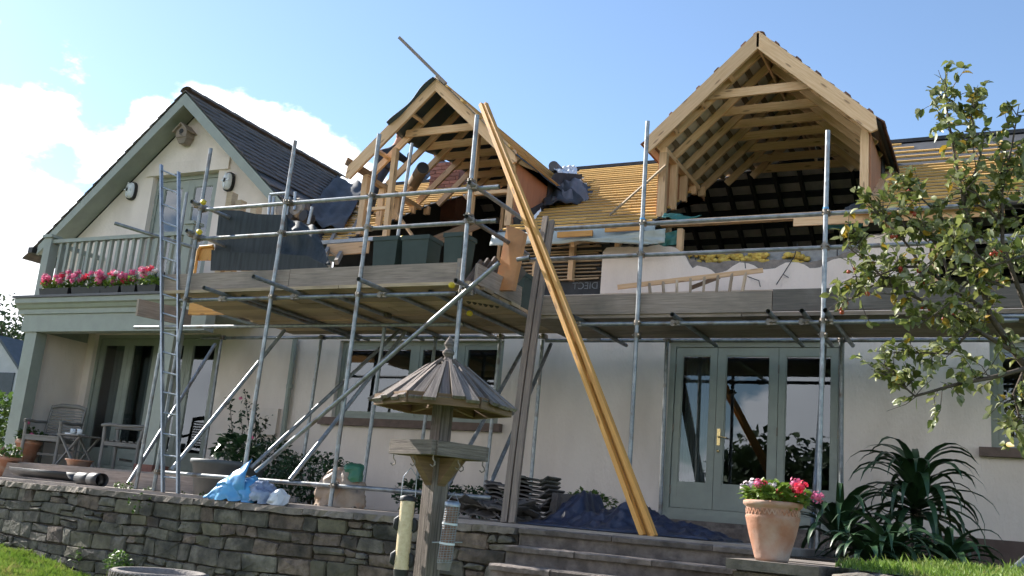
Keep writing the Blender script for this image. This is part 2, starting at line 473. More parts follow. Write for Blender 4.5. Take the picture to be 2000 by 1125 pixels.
# ================================================================== the ground
def lawn_z(x, y):
    t = min(1, max(0, (-x - 4.5) / 7.5)); t = t * t * (3 - 2 * t)
    far = max(0.0, -y - 8)
    return -1.5 + 0.60 * t + 0.02 * math.sin(x * 1.3) * math.cos(y * .9) - min(far * .06, 9.0)
xs = [-400, -200, -90, -50] + [-35 + i * 1.0 for i in range(51)] + [22, 40, 90, 200, 400]
ys = [-400, -200, -90, -50, -30, -20, -14, -10] + [-7 + i * .8 for i in range(24)] + [14, 20, 40, 90, 200, 400]
m = MB()
vs = [V((x, y, lawn_z(x, y) - (0.0))) for y in ys for x in xs]
nx = len(xs)
m.add(vs, [(j * nx + i, j * nx + i + 1, (j + 1) * nx + i + 1, (j + 1) * nx + i) for j in range(len(ys) - 1) for i in range(nx - 1)], None, True)
m.build('ground', lawn_m, kind='structure')

WALL = [V((-26, 13.4, 0)), V((-14.5, 9.55, 0)), V((-9.6, 8.5, 0)), V((-7.2, 8.32, 0)), V((-4.02, 8.30, 0))]
ZT = -0.055                 # terrace paving
m = MB()
poly = [V((p.x, p.y + .22, ZT)) for p in WALL] + [V((-4.02, 8.36, ZT)), V((-1.62, 8.36, ZT)), V((-1.62, 12.05, ZT)), V((-26, 12.05, ZT))]
# split into quads strips for a clean sheet
for a, b in zip(WALL, WALL[1:]):
    m.prism([(a.x, a.y + .22, ZT), (b.x, b.y + .22, ZT), (b.x, 14.0, ZT), (a.x, 14.0, ZT)], (0, 0, -1.3))
m.prism([(-4.02, 8.36, ZT), (-1.62, 8.36, ZT), (-1.62, 12.4, ZT), (-4.02, 12.4, ZT)], (0, 0, -1.3))
m.build('terrace', paving, kind='structure')
# upper lawn right of the steps
m = MB()
def ul(u, v):
    x = lerp(-.96, 9.0, u); y = lerp(6.27, 12.3, v)
    return (x, y, -.115 + .02 * math.sin(x * 3 + y) + .012 * math.sin(y * 5))
m.grid(ul, 40, 24)
m.build('upper_lawn', lawn_m, kind='structure')
m = MB(); m.prism([(-1.62, 8.31, -.112), (-.962, 8.31, -.112), (-.962, 12.3, -.112), (-1.62, 12.3, -.112)], (0, 0, -.6)); m.build('planting_bed', soil, kind='structure')

# ------------------------------------------------------------------ retaining wall
wall = thing('retaining_wall', 'long grey dry-stone retaining wall with flat coping below the terrace', 'stone wall', (-8, 8.4, -1.4))
m = MB()
for a, b in zip(WALL, WALL[1:]):
    m.prism([(a.x, a.y + .035, -1.7), (b.x, b.y + .035, -1.7), (b.x, b.y + .035, -.15), (a.x, a.y + .035, -.15)], (0, .18, 0))
m.prism([(-4.02, 8.34, -1.7), (-4.02, 8.34, -.15), (-4.02, 9.4, -.15), (-4.02, 9.4, -1.7)], (-.2, 0, 0))
m.build('mortar_core', mortar, wall)
segs = [(a, b, (b - a).length) for a, b in zip(WALL[1:], WALL[2:])]
LEN = sum(s[2] for s in segs)
def wallpt(s):
    for a, b, L in segs:
        if s <= L: break
        s -= L
    d = (b - a).normalized()
    return a + d * s, d
def stone(s0, s1, z0, z1, mt, proud):
    p0, d0 = wallpt(max(0, s0)); p1, d1 = wallpt(min(LEN - .005, s1))
    d = (p1 - p0).normalized(); nrm = V((d.y, -d.x, 0))
    j = lambda k: rnd(-k, k)
    wv = lambda s_, z_: .038 * mnoise.noise(V((s_ * .9, z_ * 4.0, 3.3))) + .022 * mnoise.noise(V((s_ * 2.6, z_ * 7.0, 8.1)))
    k0 = wv; w0, w1, w2, w3 = wv(s0, z0), wv(s1, z0), wv(s1, z1), wv(s0, z1)
    if z1 > -.20: w2 = w3 = 0
    e0, e1 = rnd(-.016, .016), rnd(-.016, .016)
    d_s = d
    c = [(p0 + d_s * e0 + V((0, 0, z0 + w0)), 1, 1), (p1 + d_s * e1 + V((0, 0, z0 + w1)), -1, 1), (p1 - d_s * e1 + V((0, 0, z1 + w2)), -1, -1), (p0 - d_s * e0 + V((0, 0, z1 + w3)), 1, -1)]
    # ring of 8 corners per outline, cut corners so that stones are not neat rectangles
    out = []
    w = (p1 - p0).length; h = z1 - z0
    for k, (P, sx, sz) in enumerate(c):
        ch = rnd(.005, .028); cz = rnd(.004, .02)
        A = P + d * (sx * min(ch, w * .25)) + V((0, 0, j(.006)))
        B = P + V((0, 0, sz * min(cz, h * .3))) + d * j(.006)
        out += [B, A] if k in (0, 2) else [A, B]
    ctr = sum(out, V()) / 8
    back = [q + nrm * -.06 for q in out]
    mid = [q + nrm * (proud - .008) for q in out]
    fr = [ctr + (q - ctr) * rnd(.89, .965) + nrm * (proud + rnd(0, .016)) for q in out]
    cen = ctr + nrm * (proud + rnd(.004, .022)) + d * j(w * .15) + V((0, 0, j(h * .15)))
    vs = back + mid + fr + [cen]
    fs = []
    for k in range(8):
        k2 = (k + 1) % 8
        fs.append((k, k2, 8 + k2, 8 + k)); fs.append((8 + k, 8 + k2, 16 + k2, 16 + k))
        fs.append((16 + k, 16 + k2, 24))
    b = MB(); b.add(vs, fs)
    return b.build('stone', mt, wall)
kinds = [stone_m] * 4 + [stone_g] * 3 + [stone_r] * 4 + [stone_y]
z = -.165; count = 0
while z > -1.5:
    h = random.choice((.085, .11, .13, .15, .175))
    s = rnd(-.2, 0)
    while s < LEN - .02:
        w = rnd(.13, .50) if h < .14 else rnd(.16, .46)
        s1 = min(LEN - .01, s + w)
        if s1 - s > .06:
            zt = z + rnd(-.006, .006); zb = z - h + .011 + rnd(-.006, .006)
            P, d = wallpt(max(0.0, (s + s1) / 2))
            q = proj(P + V((0, 0, z)))
            q2 = proj(P + V((0, 0, zb)))
            if -60 < q[0] < 1040 and q[1] < 1132 and P.z + z > lawn_z(P.x, P.y) - .02 and count < 420:
                left = P.x < -8.2
                mt = random.choice([stone_m] * 3 + [stone_g] * 5 + [stone_r] + [stone_y]) if left else random.choice(kinds)
                if h >= .13 and rnd(0, 1) < .28 and s1 - s > .2:      # two thin stones stacked
                    zm = (zt + zb) / 2 + rnd(-.015, .015)
                    sp_ = lerp(s, s1, rnd(.35, .65)) if rnd(0, 1) < .5 else s1
                    if sp_ < s1: stone(sp_ + .008, s1 - .008, zm + .007, zt, random.choice(kinds), rnd(.0, .035)); count += 1
                    stone(s + .008, sp_ - .008, zm + .007, zt, mt, rnd(.0, .035)); stone(s + .008, s1 - .008, zb, zm - .007, random.choice(kinds), rnd(.0, .035)); count += 2
                else:
                    stone(s + .005, s1 - .005, zb, zt, mt, rnd(.0, .028)); count += 1
        s = s1
    z -= h
s = 0
while s < LEN - .05:                                   # coping slabs
    w = min(rnd(.55, 1.0), LEN - s)
    p0, d = wallpt(s + .004); p1, d1 = wallpt(s + w - .004)
    nrm = V((d.y, -d.x, 0))
    b = MB()
    zt = -.088 + rnd(-.006, .006)
    n = 8
    top = []; bot = []
    for k in range(n + 1):
        P = lerp(p0, p1, k / n)
        e = nrm * (.045 + rnd(-.012, .012))
        top.append(P + e + V((0, 0, zt + rnd(-.003, .003)))); bot.append(P + nrm * (.05 + rnd(-.012, .012)) + V((0, 0, zt - .062 + rnd(-.008, .008))))
    bk = [lerp(p0, p1, k / n) - nrm * .30 + V((0, 0, zt)) for k in range(n + 1)]
    bb = [lerp(p0, p1, k / n) - nrm * .30 + V((0, 0, zt - .06)) for k in range(n + 1)]
    vs = bot + top + bk + bb; k1 = n + 1
    fs = []
    for k in range(n):
        fs += [(k, k + 1, k1 + k + 1, k1 + k), (k1 + k, k1 + k + 1, 2 * k1 + k + 1, 2 * k1 + k), (k + 1, k, 3 * k1 + k, 3 * k1 + k + 1)]
    fs += [(0, k1, 2 * k1, 3 * k1), (n, 3 * k1 + n, 2 * k1 + n, k1 + n)]
    b.add(vs, fs).build('coping_slab', cope, wall)
    s += w

# ------------------------------------------------------------------ steps
steps = thing('garden_steps', 'worn brown stone garden steps leading up to the terrace', 'steps', (-2.8, 7.4, -1.4))
zs = [-.078, -.235, -.39, -.545, -.70, -.86, -1.02, -1.18, -1.34]
for i, zt in enumerate(zs):
    y0 = 8.30 - .27 * i
    b = MB(); b.box(-4.0 + .004, -1.62, y0 + .04, y0 + .42, zt - .155, zt - .052); b.build('riser', slab, steps)
    x = -4.0 - (.0 if i else 0)
    while x < -1.63:
        w = min(rnd(.5, .95), -1.62 - x)
        if -1.62 - x - w < .2: w = -1.62 - x
        n = 10; b = MB()
        vs = []
        for k in range(n + 1):
            X = lerp(x + .004, x + w - .004, k / n); e = rnd(-.014, .01)
            vs += [V((X, y0 + e, zt - .05)), V((X, y0 + e - .006, zt - .012 + rnd(-.004, .004))), V((X, y0 + e + .016, zt + rnd(-.003, .003))), V((X, y0 + .40, zt)), V((X, y0 + .40, zt - .05))]
        fs = []
        for k in range(n):
            for q in range(5):
                q2 = (q + 1) % 5
                fs.append((k * 5 + q, (k + 1) * 5 + q, (k + 1) * 5 + q2, k * 5 + q2))
        fs += [(4, 3, 2, 1, 0), tuple(n * 5 + q for q in range(5))]
        b.add(vs, fs).build('tread', slab, steps)
        x += w
# pier right of the steps
pier = thing('step_pier', 'low stone pier with flat cap carrying the flower pot', 'pier', (-1.3, 6.5, -1.4))
b = MB(); b.box(-1.55, -1.0, 6.30, 8.3, -1.5, -.19); b.build('pier_core', mortar, pier)
z = -.195
while z > -.9:
    h = rnd(.09, .16); x = -1.56
    while x < -1.02:
        w = min(rnd(.18, .34), -.99 - x)
        b = MB(); b.beam((x + .006, 6.30, z - h / 2), (x + w - .006, 6.30, z - h / 2), .07, h - .014); b.build('stone', random.choice(kinds), pier)
        x += w
    y = 6.34
    while y < 8.0:
        w = rnd(.2, .4)
        b = MB(); b.beam((-1.555, y + .006, z - h / 2), (-1.555, y + w - .006, z - h / 2), .06, h - .014); b.build('stone', random.choice(kinds), pier)
        y += w
    z -= h
b = MB(); b.prism([(-1.60, 6.24, -.13), (-1.05, 6.22, -.13), (-.98, 6.9, -.13), (-1.58, 6.92, -.13)], (0, 0, -.06)); b.build('cap_slab', cope, pier)
b = MB(); b.prism([(-1.58, 6.93, -.125), (-1.0, 6.91, -.125), (-.98, 7.9, -.125), (-1.60, 7.95, -.125)], (0, 0, -.06)); b.build('cap_slab', cope, pier)
# rounded edging stones of the upper lawn, stacked on a low bank
edge = thing('lawn_edging', 'rough dark edging stones along the front of the upper lawn', 'edging', (0, 6.2, -.9))
x = -.98
while x < 3:
    w = rnd(.26, .5)
    for zc, hh in ((-.20, .13), (-.34, .14), (-.50, .15)):
        b = MB()
        n = 10
        vs = []; rings = 6
        for i in range(rings + 1):
            X = lerp(x + .01, x + w - .01, i / rings); k_ = math.sin(math.pi * lerp(.12, .88, i / rings)) ** .4
            for q in range(n):
                a_ = 2 * math.pi * q / n
                vs.append(V((X, 6.24 + math.cos(a_) * .10 * k_ + rnd(-.012, .012), zc + math.sin(a_) * hh * .5 * k_ + rnd(-.01, .01))))
        fs = [(i * n + q, i * n + (q + 1) % n, (i + 1) * n + (q + 1) % n, (i + 1) * n + q) for i in range(rings) for q in range(n)]
        fs += [tuple(range(n))[::-1], tuple(rings * n + q for q in range(n))]
        b.add(vs, fs, None, True).build('edging_stone', random.choice([stone_m, stone_r, mortar]), edge)
    x += w
b = MB(); b.prism([(-.99, 6.28, -1.6), (4, 6.28, -1.6), (4, 6.28, -.17), (-.99, 6.28, -.17)], (0, .3, 0)); b.build('bank', soil, edge)

# ================================================================== the house
Y0 = 12.0
house = thing('house', 'cream rendered house with sage joinery and roof half stripped for new dormers', 'house', (-6, 12.0, 0))
DX0, DX1, DZ0, DZ1 = -3.90, -1.775, .215, 2.34          # garden door
KX0, KX1, KZ0, KZ1 = -8.97, -6.23, 1.20, 2.34          # kitchen window
RX0, RX1, RZ0, RZ1 = -.25, 1.5, 1.16, 2.34             # right window
PX0, PX1, PZ0, PZ1 = -14.13, -11.32, .22, 2.46          # porch doors
m = MB()
def wpan(x0, x1, z0, z1, y=Y0, t=.3): m.box(x0, x1, y, y + t, z0, z1)
ZW = 2.96
wpan(-15.3, PX0, -.2, ZW); wpan(PX0, PX1, PZ1, ZW); wpan(PX0, PX1, -.2, PZ0)
wpan(PX1, KX0, -.2, ZW); wpan(KX0, KX1, -.2, KZ0); wpan(KX0, KX1, KZ1, ZW)
wpan(KX1, DX0, -.2, ZW); wpan(DX0, DX1, DZ1, ZW); wpan(DX0, DX1, -.2, DZ0)
wpan(DX1, RX0, -.2, ZW); wpan(RX0, RX1, -.2, RZ0); wpan(RX0, RX1, RZ1, ZW); wpan(RX1, 4, -.2, ZW)
m.box(-14.62, -14.29, 11.02, 11.998, -.1, 2.30)          # porch return wall
m.build('wall', cream, house)
m = MB(); m.box(DX1 + .05, 4, Y0 - .02, Y0 - .001, -.3, .20); m.build('plinth', plinth_m, house)
m = MB(); m.box(-15.0, 4, 16.4, 16.6, -.2, 3.2); m.box(3.9, 4.0, 12.31, 20.2, -.2, 3.9); m.box(-15.3, -15.1, 12.31, 20.2, -.2, 3.9); m.box(-15.3, 4, 20.2, 20.4, -.2, 3.95)
m.box(-15.3, 4, 12.31, 20.2, 2.62, 2.72); m.box(-15.3, 4, 12.31, 16.4, .10, .20)
m.box(-10.9, -10.8, 12.31, 16.4, .2, 2.62); m.box(-5.2, -5.1, 12.31, 16.4, .2, 2.62); m.box(-1.2, -1.1, 12.31, 16.4, .2, 2.62)
m.build('interior_shell', room, house)

def leaf(x0, x1, z0, z1, y, stile, top, bot, parent, name='door', pane_name='pane'):
    m = MB()
    m.box(x0, x0 + stile, y, y + .05, z0, z1); m.box(x1 - stile, x1, y, y + .05, z0, z1)
    m.box(x0 + stile, x1 - stile, y + .002, y + .048, z1 - top, z1); m.box(x0 + stile, x1 - stile, y + .002, y + .048, z0, z0 + bot)
    # glazing bead
    bx0, bx1, bz0, bz1 = x0 + stile, x1 - stile, z0 + bot, z1 - top
    for q in ((bx0, bx0 + .014, bz0, bz1), (bx1 - .014, bx1, bz0, bz1), (bx0 + .014, bx1 - .014, bz0, bz0 + .014), (bx0 + .014, bx1 - .014, bz1 - .014, bz1)):
        m.box(q[0], q[1], y + .012, y + .03, q[2], q[3])
    o = m.build(name, sage, parent)
    g = MB(); g.box(bx0 + .002, bx1 - .002, y + .020, y + .028, bz0 + .002, bz1 - .002); g.build(pane_name, pane_m, o)
    return o
def frame(x0, x1, z0, z1, y, w, parent, name, sillbar=True, mull=()):
    m = MB()
    m.box(x0, x0 + w, y, y + .10, z0, z1); m.box(x1 - w, x1, y, y + .10, z0, z1)
    m.box(x0 + w, x1 - w, y + .001, y + .099, z1 - w, z1)
    if sillbar: m.box(x0 + w, x1 - w, y + .001, y + .099, z0, z0 + w)
    for a, b in mull: m.box(a, b, y + .003, y + .097, z0 + w, z1 - w)
    return m.build(name, sage, parent)
# garden door: three leaves
yd = Y0 + .10
frame(DX0, DX1, DZ0, DZ1, yd - .02, .07, house, 'door_frame')
xx = [at(1305, 800, Y=12.1).x, at(1398, 800, Y=12.1).x, at(1519, 800, Y=12.1).x, DX1 - .075]
xx[0] = DX0 + .075
hb = MB(); hb.box(-.02, .02, -.012, 0, -.10, .10); hb.tube((0, -.012, 0), (0, -.055, 0), .009, 8); hb.path([(0, -.05, 0), (.05, -.055, .0), (.11, -.05, -.012)], [.009, .009, .007], 8)
hb.lathe((0, -.006, -.17), [(.0, -.02), (.018, -.012), (.018, .012), (.0, .02)], 10)
handle0 = None
for i in range(3):
    d_ = leaf(xx[i] + .003, xx[i + 1] - .003, DZ0 + .075, DZ1 - .075, yd, .078 if i != 1 else .10, .10, .30, house, 'door')
    if i == 1:
        h2 = MB(); off = V((xx[1] + .05, yd - .002, 1.16)); h2.v = [tuple(V(p) + off) for p in hb.v]; h2.f = hb.f; h2.uv = hb.uv; h2.sm = hb.sm; h2.mi = hb.mi
        h2.build('handle', brass, d_)
    for zz in (.5, 1.25, 2.0):
        k = MB(); k.tube((xx[i + (1 if i else 0)] if i else xx[0] + .004, yd - .008, zz - .05), (xx[i + (1 if i else 0)] if i else xx[0] + .004, yd - .008, zz + .05), .008, 6); k.build('hinge', rusty, d_)
m = MB(); m.box(DX0 - .06, DX1 + .06, Y0 - .16, Y0 + .08, DZ0 - .07, DZ0 - .002); m.build('door_threshold', sage, house)
m = MB(); m.box(DX0 - .25, DX1 + .1, Y0 - .62, Y0 - .17, ZT + .003, .085); m.build('door_step', slab, house)
m = MB(); m.box(DX0 - .05, DX1 + .1, Y0 - .34, Y0 - .165, .087, .142); m.build('door_step', slab, house)
# curtain inside the left leaf
m = MB(); m.grid(lambda u, v: (lerp(DX0 + .12, DX0 + .42, u), 12.42 + .025 * math.sin(u * 34), lerp(.25, 2.3, v)), 40, 2); m.build('curtain', curtain_m, house)
# kitchen window: three lights
wf = frame(KX0, KX1, KZ0, KZ1, yd - .02, .06, house, 'window', mull=((-7.72, -7.62), (-6.98, -6.88)))
for a, b in ((KX0 + .063, -7.723), (-7.617, -6.983), (-6.877, KX1 - .063)):
    m = MB(); w = .05
    m.box(a, a + w, yd - .012, yd + .04, KZ0 + .063, KZ1 - .063); m.box(b - w, b, yd - .012, yd + .04, KZ0 + .063, KZ1 - .063)
    m.box(a + w, b - w, yd - .011, yd + .039, KZ0 + .063, KZ0 + .063 + w); m.box(a + w, b - w, yd - .011, yd + .039, KZ1 - .063 - w, KZ1 - .063)
    m.build('casement', sage, wf)
    g = MB(); g.box(a + w, b - w, yd + .01, yd + .018, KZ0 + .063 + w, KZ1 - .063 - w); g.build('pane', pane_m, wf)
m = MB(); m.box(KX0 - .17, KX1 + .08, Y0 - .09, Y0 + .078, KZ0 - .11, KZ0 - .003); m.build('sill', sill_m, wf)
# right window
wf = frame(RX0, RX1, RZ0, RZ1, yd - .02, .07, house, 'window', mull=((.58, .66),))
for a, b in ((RX0 + .073, .577), (.663, RX1 - .073)):
    m = MB(); w = .055
    m.box(a, a + w, yd - .012, yd + .04, RZ0 + .073, RZ1 - .073); m.box(b - w, b, yd - .012, yd + .04, RZ0 + .073, RZ1 - .073)
    m.box(a + w, b - w, yd - .011, yd + .039, RZ0 + .073, RZ0 + .073 + w); m.box(a + w, b - w, yd - .011, yd + .039, RZ1 - .073 - w, RZ1 - .073)
    m.build('casement', sage, wf)
    g = MB(); g.box(a + w, b - w, yd + .01, yd + .018, RZ0 + .073 + w, RZ1 - .073 - w); g.build('pane', pane_m, wf)
m = MB(); m.box(RX0 - .12, RX1 + .12, Y0 - .10, Y0 + .078, RZ0 - .10, RZ0 - .003); m.build('sill', sill_m, wf)
# porch doors: four leaves
frame(PX0, PX1, PZ0, PZ1, yd - .02, .06, house, 'door_frame')
px = [lerp(PX0 + .065, PX1 - .065, i / 4) for i in range(5)]
for i in range(4):
    d_ = leaf(px[i] + .003, px[i + 1] - .003, PZ0 + .065, PZ1 - .065, yd, .10, .10, .26, house, 'door')
    if i == 2:
        h2 = MB(); off = V((px[2] + .05, yd - .002, 1.2)); h2.v = [tuple(V(p) + off) for p in hb.v]; h2.f = hb.f; h2.uv = hb.uv; h2.sm = hb.sm; h2.mi = hb.mi
        h2.build('handle', brass, d_)
m = MB(); m.grid(lambda u, v: (lerp(PX0 + .1, PX0 + .75, u), 12.40 + .03 * math.sin(u * 48), lerp(.25, 2.4, v)), 60, 2); m.build('curtain', curtain_m, house)
m = MB(); m.grid(lambda u, v: (lerp(-13.2, -12.95, u), 12.40 + .03 * math.sin(u * 24), lerp(.25, 2.4, v)), 30, 2); m.build('curtain', curtain_m, house)
# porch platform, ceiling beam, columns, cornice
m = MB(); m.box(-15.2, -10.4, 10.45, 11.995, ZT + .002, .19); m.build('porch_floor', paving, house)
m = MB(); m.box(-15.2, -9.4, 10.30, 10.445, ZT + .003, .165); m.build('porch_step', greyboard, house)
cz = at(100, 597, Y=10.75).z
m = MB()
m.box(-14.50, -10.55, 10.83, 11.02, 2.27, 2.555)                 # front beam
m.box(-14.50, -14.30, 11.022, 11.995, 2.30, 2.555)
m.build('porch_beam', sage, house)
m = MB()
prof = [(10.86, 2.557), (10.80, 2.557), (10.80, 2.63), (10.765, 2.65), (10.74, 2.70), (10.70, 2.72), (10.70, 2.80), (10.86, 2.80)]
m.prism([(-14.62, y, z) for y, z in prof], (4.12, 0, 0))
m.box(-14.62, -14.5, 10.862, 11.99, 2.557, 2.80)
m.build('cornice', sage, house)
m = MB(); m.box(-14.66, -10.46, 10.67, 11.99, 2.803, 2.84); m.build('balcony_floor', membrane, house)
m = MB(); m.box(-14.5, -10.6, 11.03, 11.99, 2.557, 2.60); m.build('porch_ceiling', sage, house)
for x in (-14.42, -11.42):
    m = MB(); m.box(x, x + .27, 10.86, 11.06, .30, 2.268); m.build('porch_column', sage, house)
    m = MB(); m.box(x - .05, x + .32, 10.80, 11.12, ZT, .298); m.build('column_base', brick_m, house)
# balcony railing
m = MB(); m.box(-14.36, -14.20, 10.84, 11.0, 2.842, 3.86); m.box(-14.39, -14.17, 10.81, 11.03, 3.86, 3.91)
m.build('newel_post', sage, house)
m = MB(); m.box(-11.26, -11.10, 10.84, 11.0, 2.842, 3.92); m.box(-11.29, -11.07, 10.81, 11.03, 3.92, 3.97)
m.build('newel_post', sage, house)
m = MB(); m.box(-14.198, -11.262, 10.87, 10.97, 3.77, 3.83); m.build('hand_rail', sage, house)
m = MB(); m.box(-14.198, -11.262, 10.89, 10.95, 2.93, 2.98); m.build('bottom_rail', sage, house)
m = MB(); m.box(-14.33, -14.24, 11.0, 11.99, 3.77, 3.83); m.build('hand_rail', sage, house)
for i in range(4):
    m = MB(); y = 11.15 + i * .22; m.box(-14.31, -14.26, y, y + .05, 2.842, 3.768); m.build('baluster', sage, house)
for i in range(17):
    x = -14.05 + i * .165
    m = MB(); m.box(x, x + .055, 10.895, 10.945, 2.982, 3.768); m.build('baluster', sage, house)

# ------------------------------------------------------------------ wing gable
GA = V((-12.55, 11.62, 6.55)); SL = .866                       # gable ridge, slope
def gz(x): return GA.z - SL * abs(x - GA.x)
BX0, BX1, BZ1 = -13.40, -11.90, 5.26                            # balcony door
m = MB()
zb = 2.842
wl = -15.30; wr = -9.50
o_ = .16
m.prism([(wl, Y0 - .001, zb + .12), (BX0, Y0 - .001, zb + .12), (BX0, Y0 - .001, gz(BX0) - o_), (wl, Y0 - .001, gz(wl) - o_)], (0, .25, 0))
m.prism([(BX0, Y0 - .001, BZ1), (BX1, Y0 - .001, BZ1), (BX1, Y0 - .001, gz(BX1) - o_), (GA.x, Y0 - .001, gz(GA.x) - o_), (BX0, Y0 - .001, gz(BX0) - o_)], (0, .25, 0))
m.prism([(BX1, Y0 - .001, zb + .12), (wr, Y0 - .001, zb + .12), (wr, Y0 - .001, gz(wr) - o_), (BX1, Y0 - .001, gz(BX1) - o_)], (0, .25, 0))
m.build('gable_wall', cream, house)
m = MB(); m.box(BX0 - .16, BX1 + .22, Y0 - .035, Y0 - .003, BZ1 + .003, BZ1 + .22); m.build('lintel', cream, house)
m = MB(); m.box(BX0, BX1, 13.2, 13.3, 2.85, BZ1); m.build('bedroom_back', void, house)
frame(BX0, BX1, 2.96, BZ1, Y0 + .10, .07, house, 'door_frame')
xm = (BX0 + BX1) / 2
for a, b in ((BX0 + .073, xm - .002), (xm + .002, BX1 - .073)):
    leaf(a, b, 3.03, BZ1 - .073, Y0 + .12, .13, .13, .35, house, 'door')
# barge boards
def slopebeam(x, up): return V((x, 0, gz(x) + up))
for sgn, xe in ((-1, -15.52), (1, -9.22)):
    m = MB()
    x0 = GA.x
    z0, z1 = gz(x0), gz(xe)
    m.prism([(x0, 11.60, z0 + .02), (xe, 11.60, z1 + .02), (xe, 11.60, z1 - .15), (x0, 11.60, z0 - .20)], (0, .05, 0))
    m.prism([(x0, 11.652, z0 - .0), (xe, 11.652, z1 - .0), (xe, 11.652, z1 - .13), (x0, 11.652, z0 - .13)], (0, .34, 0))
    m.build('barge_board', sage, house)
# wing roof: sheet + courses
wr_ = MB()
yv = lambda z: 12 + (z - 3.98) / RS
for sgn in (-1, 1):
    xe = -15.60 if sgn < 0 else -9.30
    ze = gz(xe)
    back = 18.0 if sgn < 0 else 16.3
    if sgn < 0: poly = [(GA.x, 11.62, GA.z + .03), (xe, 11.62, ze + .03), (xe, back, ze + .03), (GA.x, back, GA.z + .03)]
    else: poly = [(GA.x, 11.62, GA.z + .03), (xe, 11.62, ze + .03), (xe, 11.7, ze + .03), (GA.x, yv(GA.z), GA.z + .03)]
    wr_.prism(poly, (0, 0, .025))
wing_roof = wr_.build('wing_roof', felt, house)
ns = 20; total = 3.25
for sgn in (-1, 1):
    for i in range(ns):
        u0, u1 = i / ns, (i + 1.35) / ns
        xa = GA.x + sgn * total * u0; xb = GA.x + sgn * total * u1
        za, zb_ = gz(xa) + .062, gz(xb) + .095
        ye = 18.0 if sgn < 0 else max(11.75, yv(gz(xb)) - .02)
        b = MB(); nseg = max(2, int((ye - 11.585) / .165))
        for k in range(nseg):
            ya = lerp(11.585, ye, k / nseg); yb_ = lerp(11.585, ye, (k + 1) / nseg) - .006
            dz = rnd(-.006, .006)
            b.prism([(xa, ya, za + dz), (xb, ya, zb_ + dz), (xb, yb_, zb_ + dz), (xa, yb_, za + dz)], (0, 0, -.018))
        if sgn > 0 and i in (11, 13) : continue
        b.build('tile_course', tile_d, wing_roof)
b = MB()
for k in range(12):
    y = 11.6 + k * .38
    if y > 16: break
    n = 8; vs = []
    for yy in (y, y + .40):
        for q in range(n + 1):
            a_ = math.pi * q / n
            vs.append((GA.x + math.cos(a_) * .13, yy, GA.z + .045 + math.sin(a_) * .085 + (.01 if yy == y else 0)))
    b.add(vs, [(q, q + 1, n + 2 + q, n + 1 + q) for q in range(n)], None, True)
b.build('ridge_tile', tile_d, wing_roof)
m = MB(); m.beam((-15.64, 11.55, gz(-15.6) + .0), (-15.64, 16, gz(-15.6) + .0), .11, .10); m.build('gutter', blackp, house)

# gable lamps and nest box
for x in (at(256, 374, Y=11.95).x, at(446, 356, Y=11.95).x):
    z = 5.02
    t = thing('wall_lamp', 'oval bulkhead wall lamp left of the balcony door' if x < -12.8 else 'oval bulkhead wall lamp right of the balcony door', 'lamp', (x, 11.99, z), 'bulkhead lamps on the gable')
    def oval(rx, rz_, y0, y1, n=20, dome=0):
        b = MB(); vs = []
        rings = [(1, y0), (1, y1)] + ([(.86, y1 - dome * .5), (.6, y1 - dome * .85), (.25, y1 - dome)] if dome else [])
        for k, y in rings:
            for q in range(n):
                a_ = 2 * math.pi * q / n
                cx, sx = math.cos(a_), math.sin(a_)
                vs.append((x + rx * k * math.copysign(abs(cx) ** .75, cx), y, z + rz_ * k * math.copysign(abs(sx) ** .75, sx)))
        fs = [(i * n + q, (i + 1) * n + q, (i + 1) * n + (q + 1) % n, i * n + (q + 1) % n) for i in range(len(rings) - 1) for q in range(n)]
        fs.append(tuple((len(rings) - 1) * n + q for q in range(n)))
        return b.add(vs, fs, None, True)
    oval(.105, .165, 11.995, 11.94).build('base', blackp, t)
    oval(.085, .145, 11.94, 11.92, dome=.07).build('lens', whitep, t)
    b = MB(); b.box(x - .085, x + .085, 11.855, 11.87, z - .008, z + .008); b.box(x - .008, x + .008, 11.852, 11.866, z - .13, z + .13); b.build('guard', whitep, t)
bx = at(362, 265, Y=11.9)
t = thing('nest_box', 'small grey wooden nest box with round hole on the gable', 'birdhouse', (bx.x, 11.99, bx.z - .16))
b = MB()
b.prism([(bx.x - .12, 11.80, bx.z - .06), (bx.x + .12, 11.80, bx.z - .06), (bx.x + .12, 11.80, bx.z + .06), (bx.x, 11.80, bx.z + .17), (bx.x - .12, 11.80, bx.z + .06)], (0, .19, 0))
b.prism([(bx.x - .12, 11.82, bx.z - .062), (bx.x + .12, 11.82, bx.z - .062), (bx.x + .06, 11.84, bx.z - .16), (bx.x - .06, 11.84, bx.z - .16)], (0, .15, 0))
b.build('body', greyboard, t)
for s in (-1, 1):
    b = MB(); b.beam((bx.x + s * .0, 11.88, bx.z + .185), (bx.x + s * .17, 11.88, bx.z + .03), .26, .018, up=(s * .6, 0, .6)); b.build('roof_board', greyboard, t)
b = MB(); b.lathe((0, 0, 0), [(.045, 0), (.045, .01), (0, .01)], 16)
o = MB(); o.add([(bx.x + p[0], 11.80 - p[2], bx.z + .045 + p[1]) for p in b.v], b.f); o.build('entrance_hole', blackp, t)
b = MB(); b.tube((bx.x + .03, 11.80, bx.z - .03), (bx.x + .03, 11.72, bx.z - .03), .008, 6); b.build('perch', teak, t)
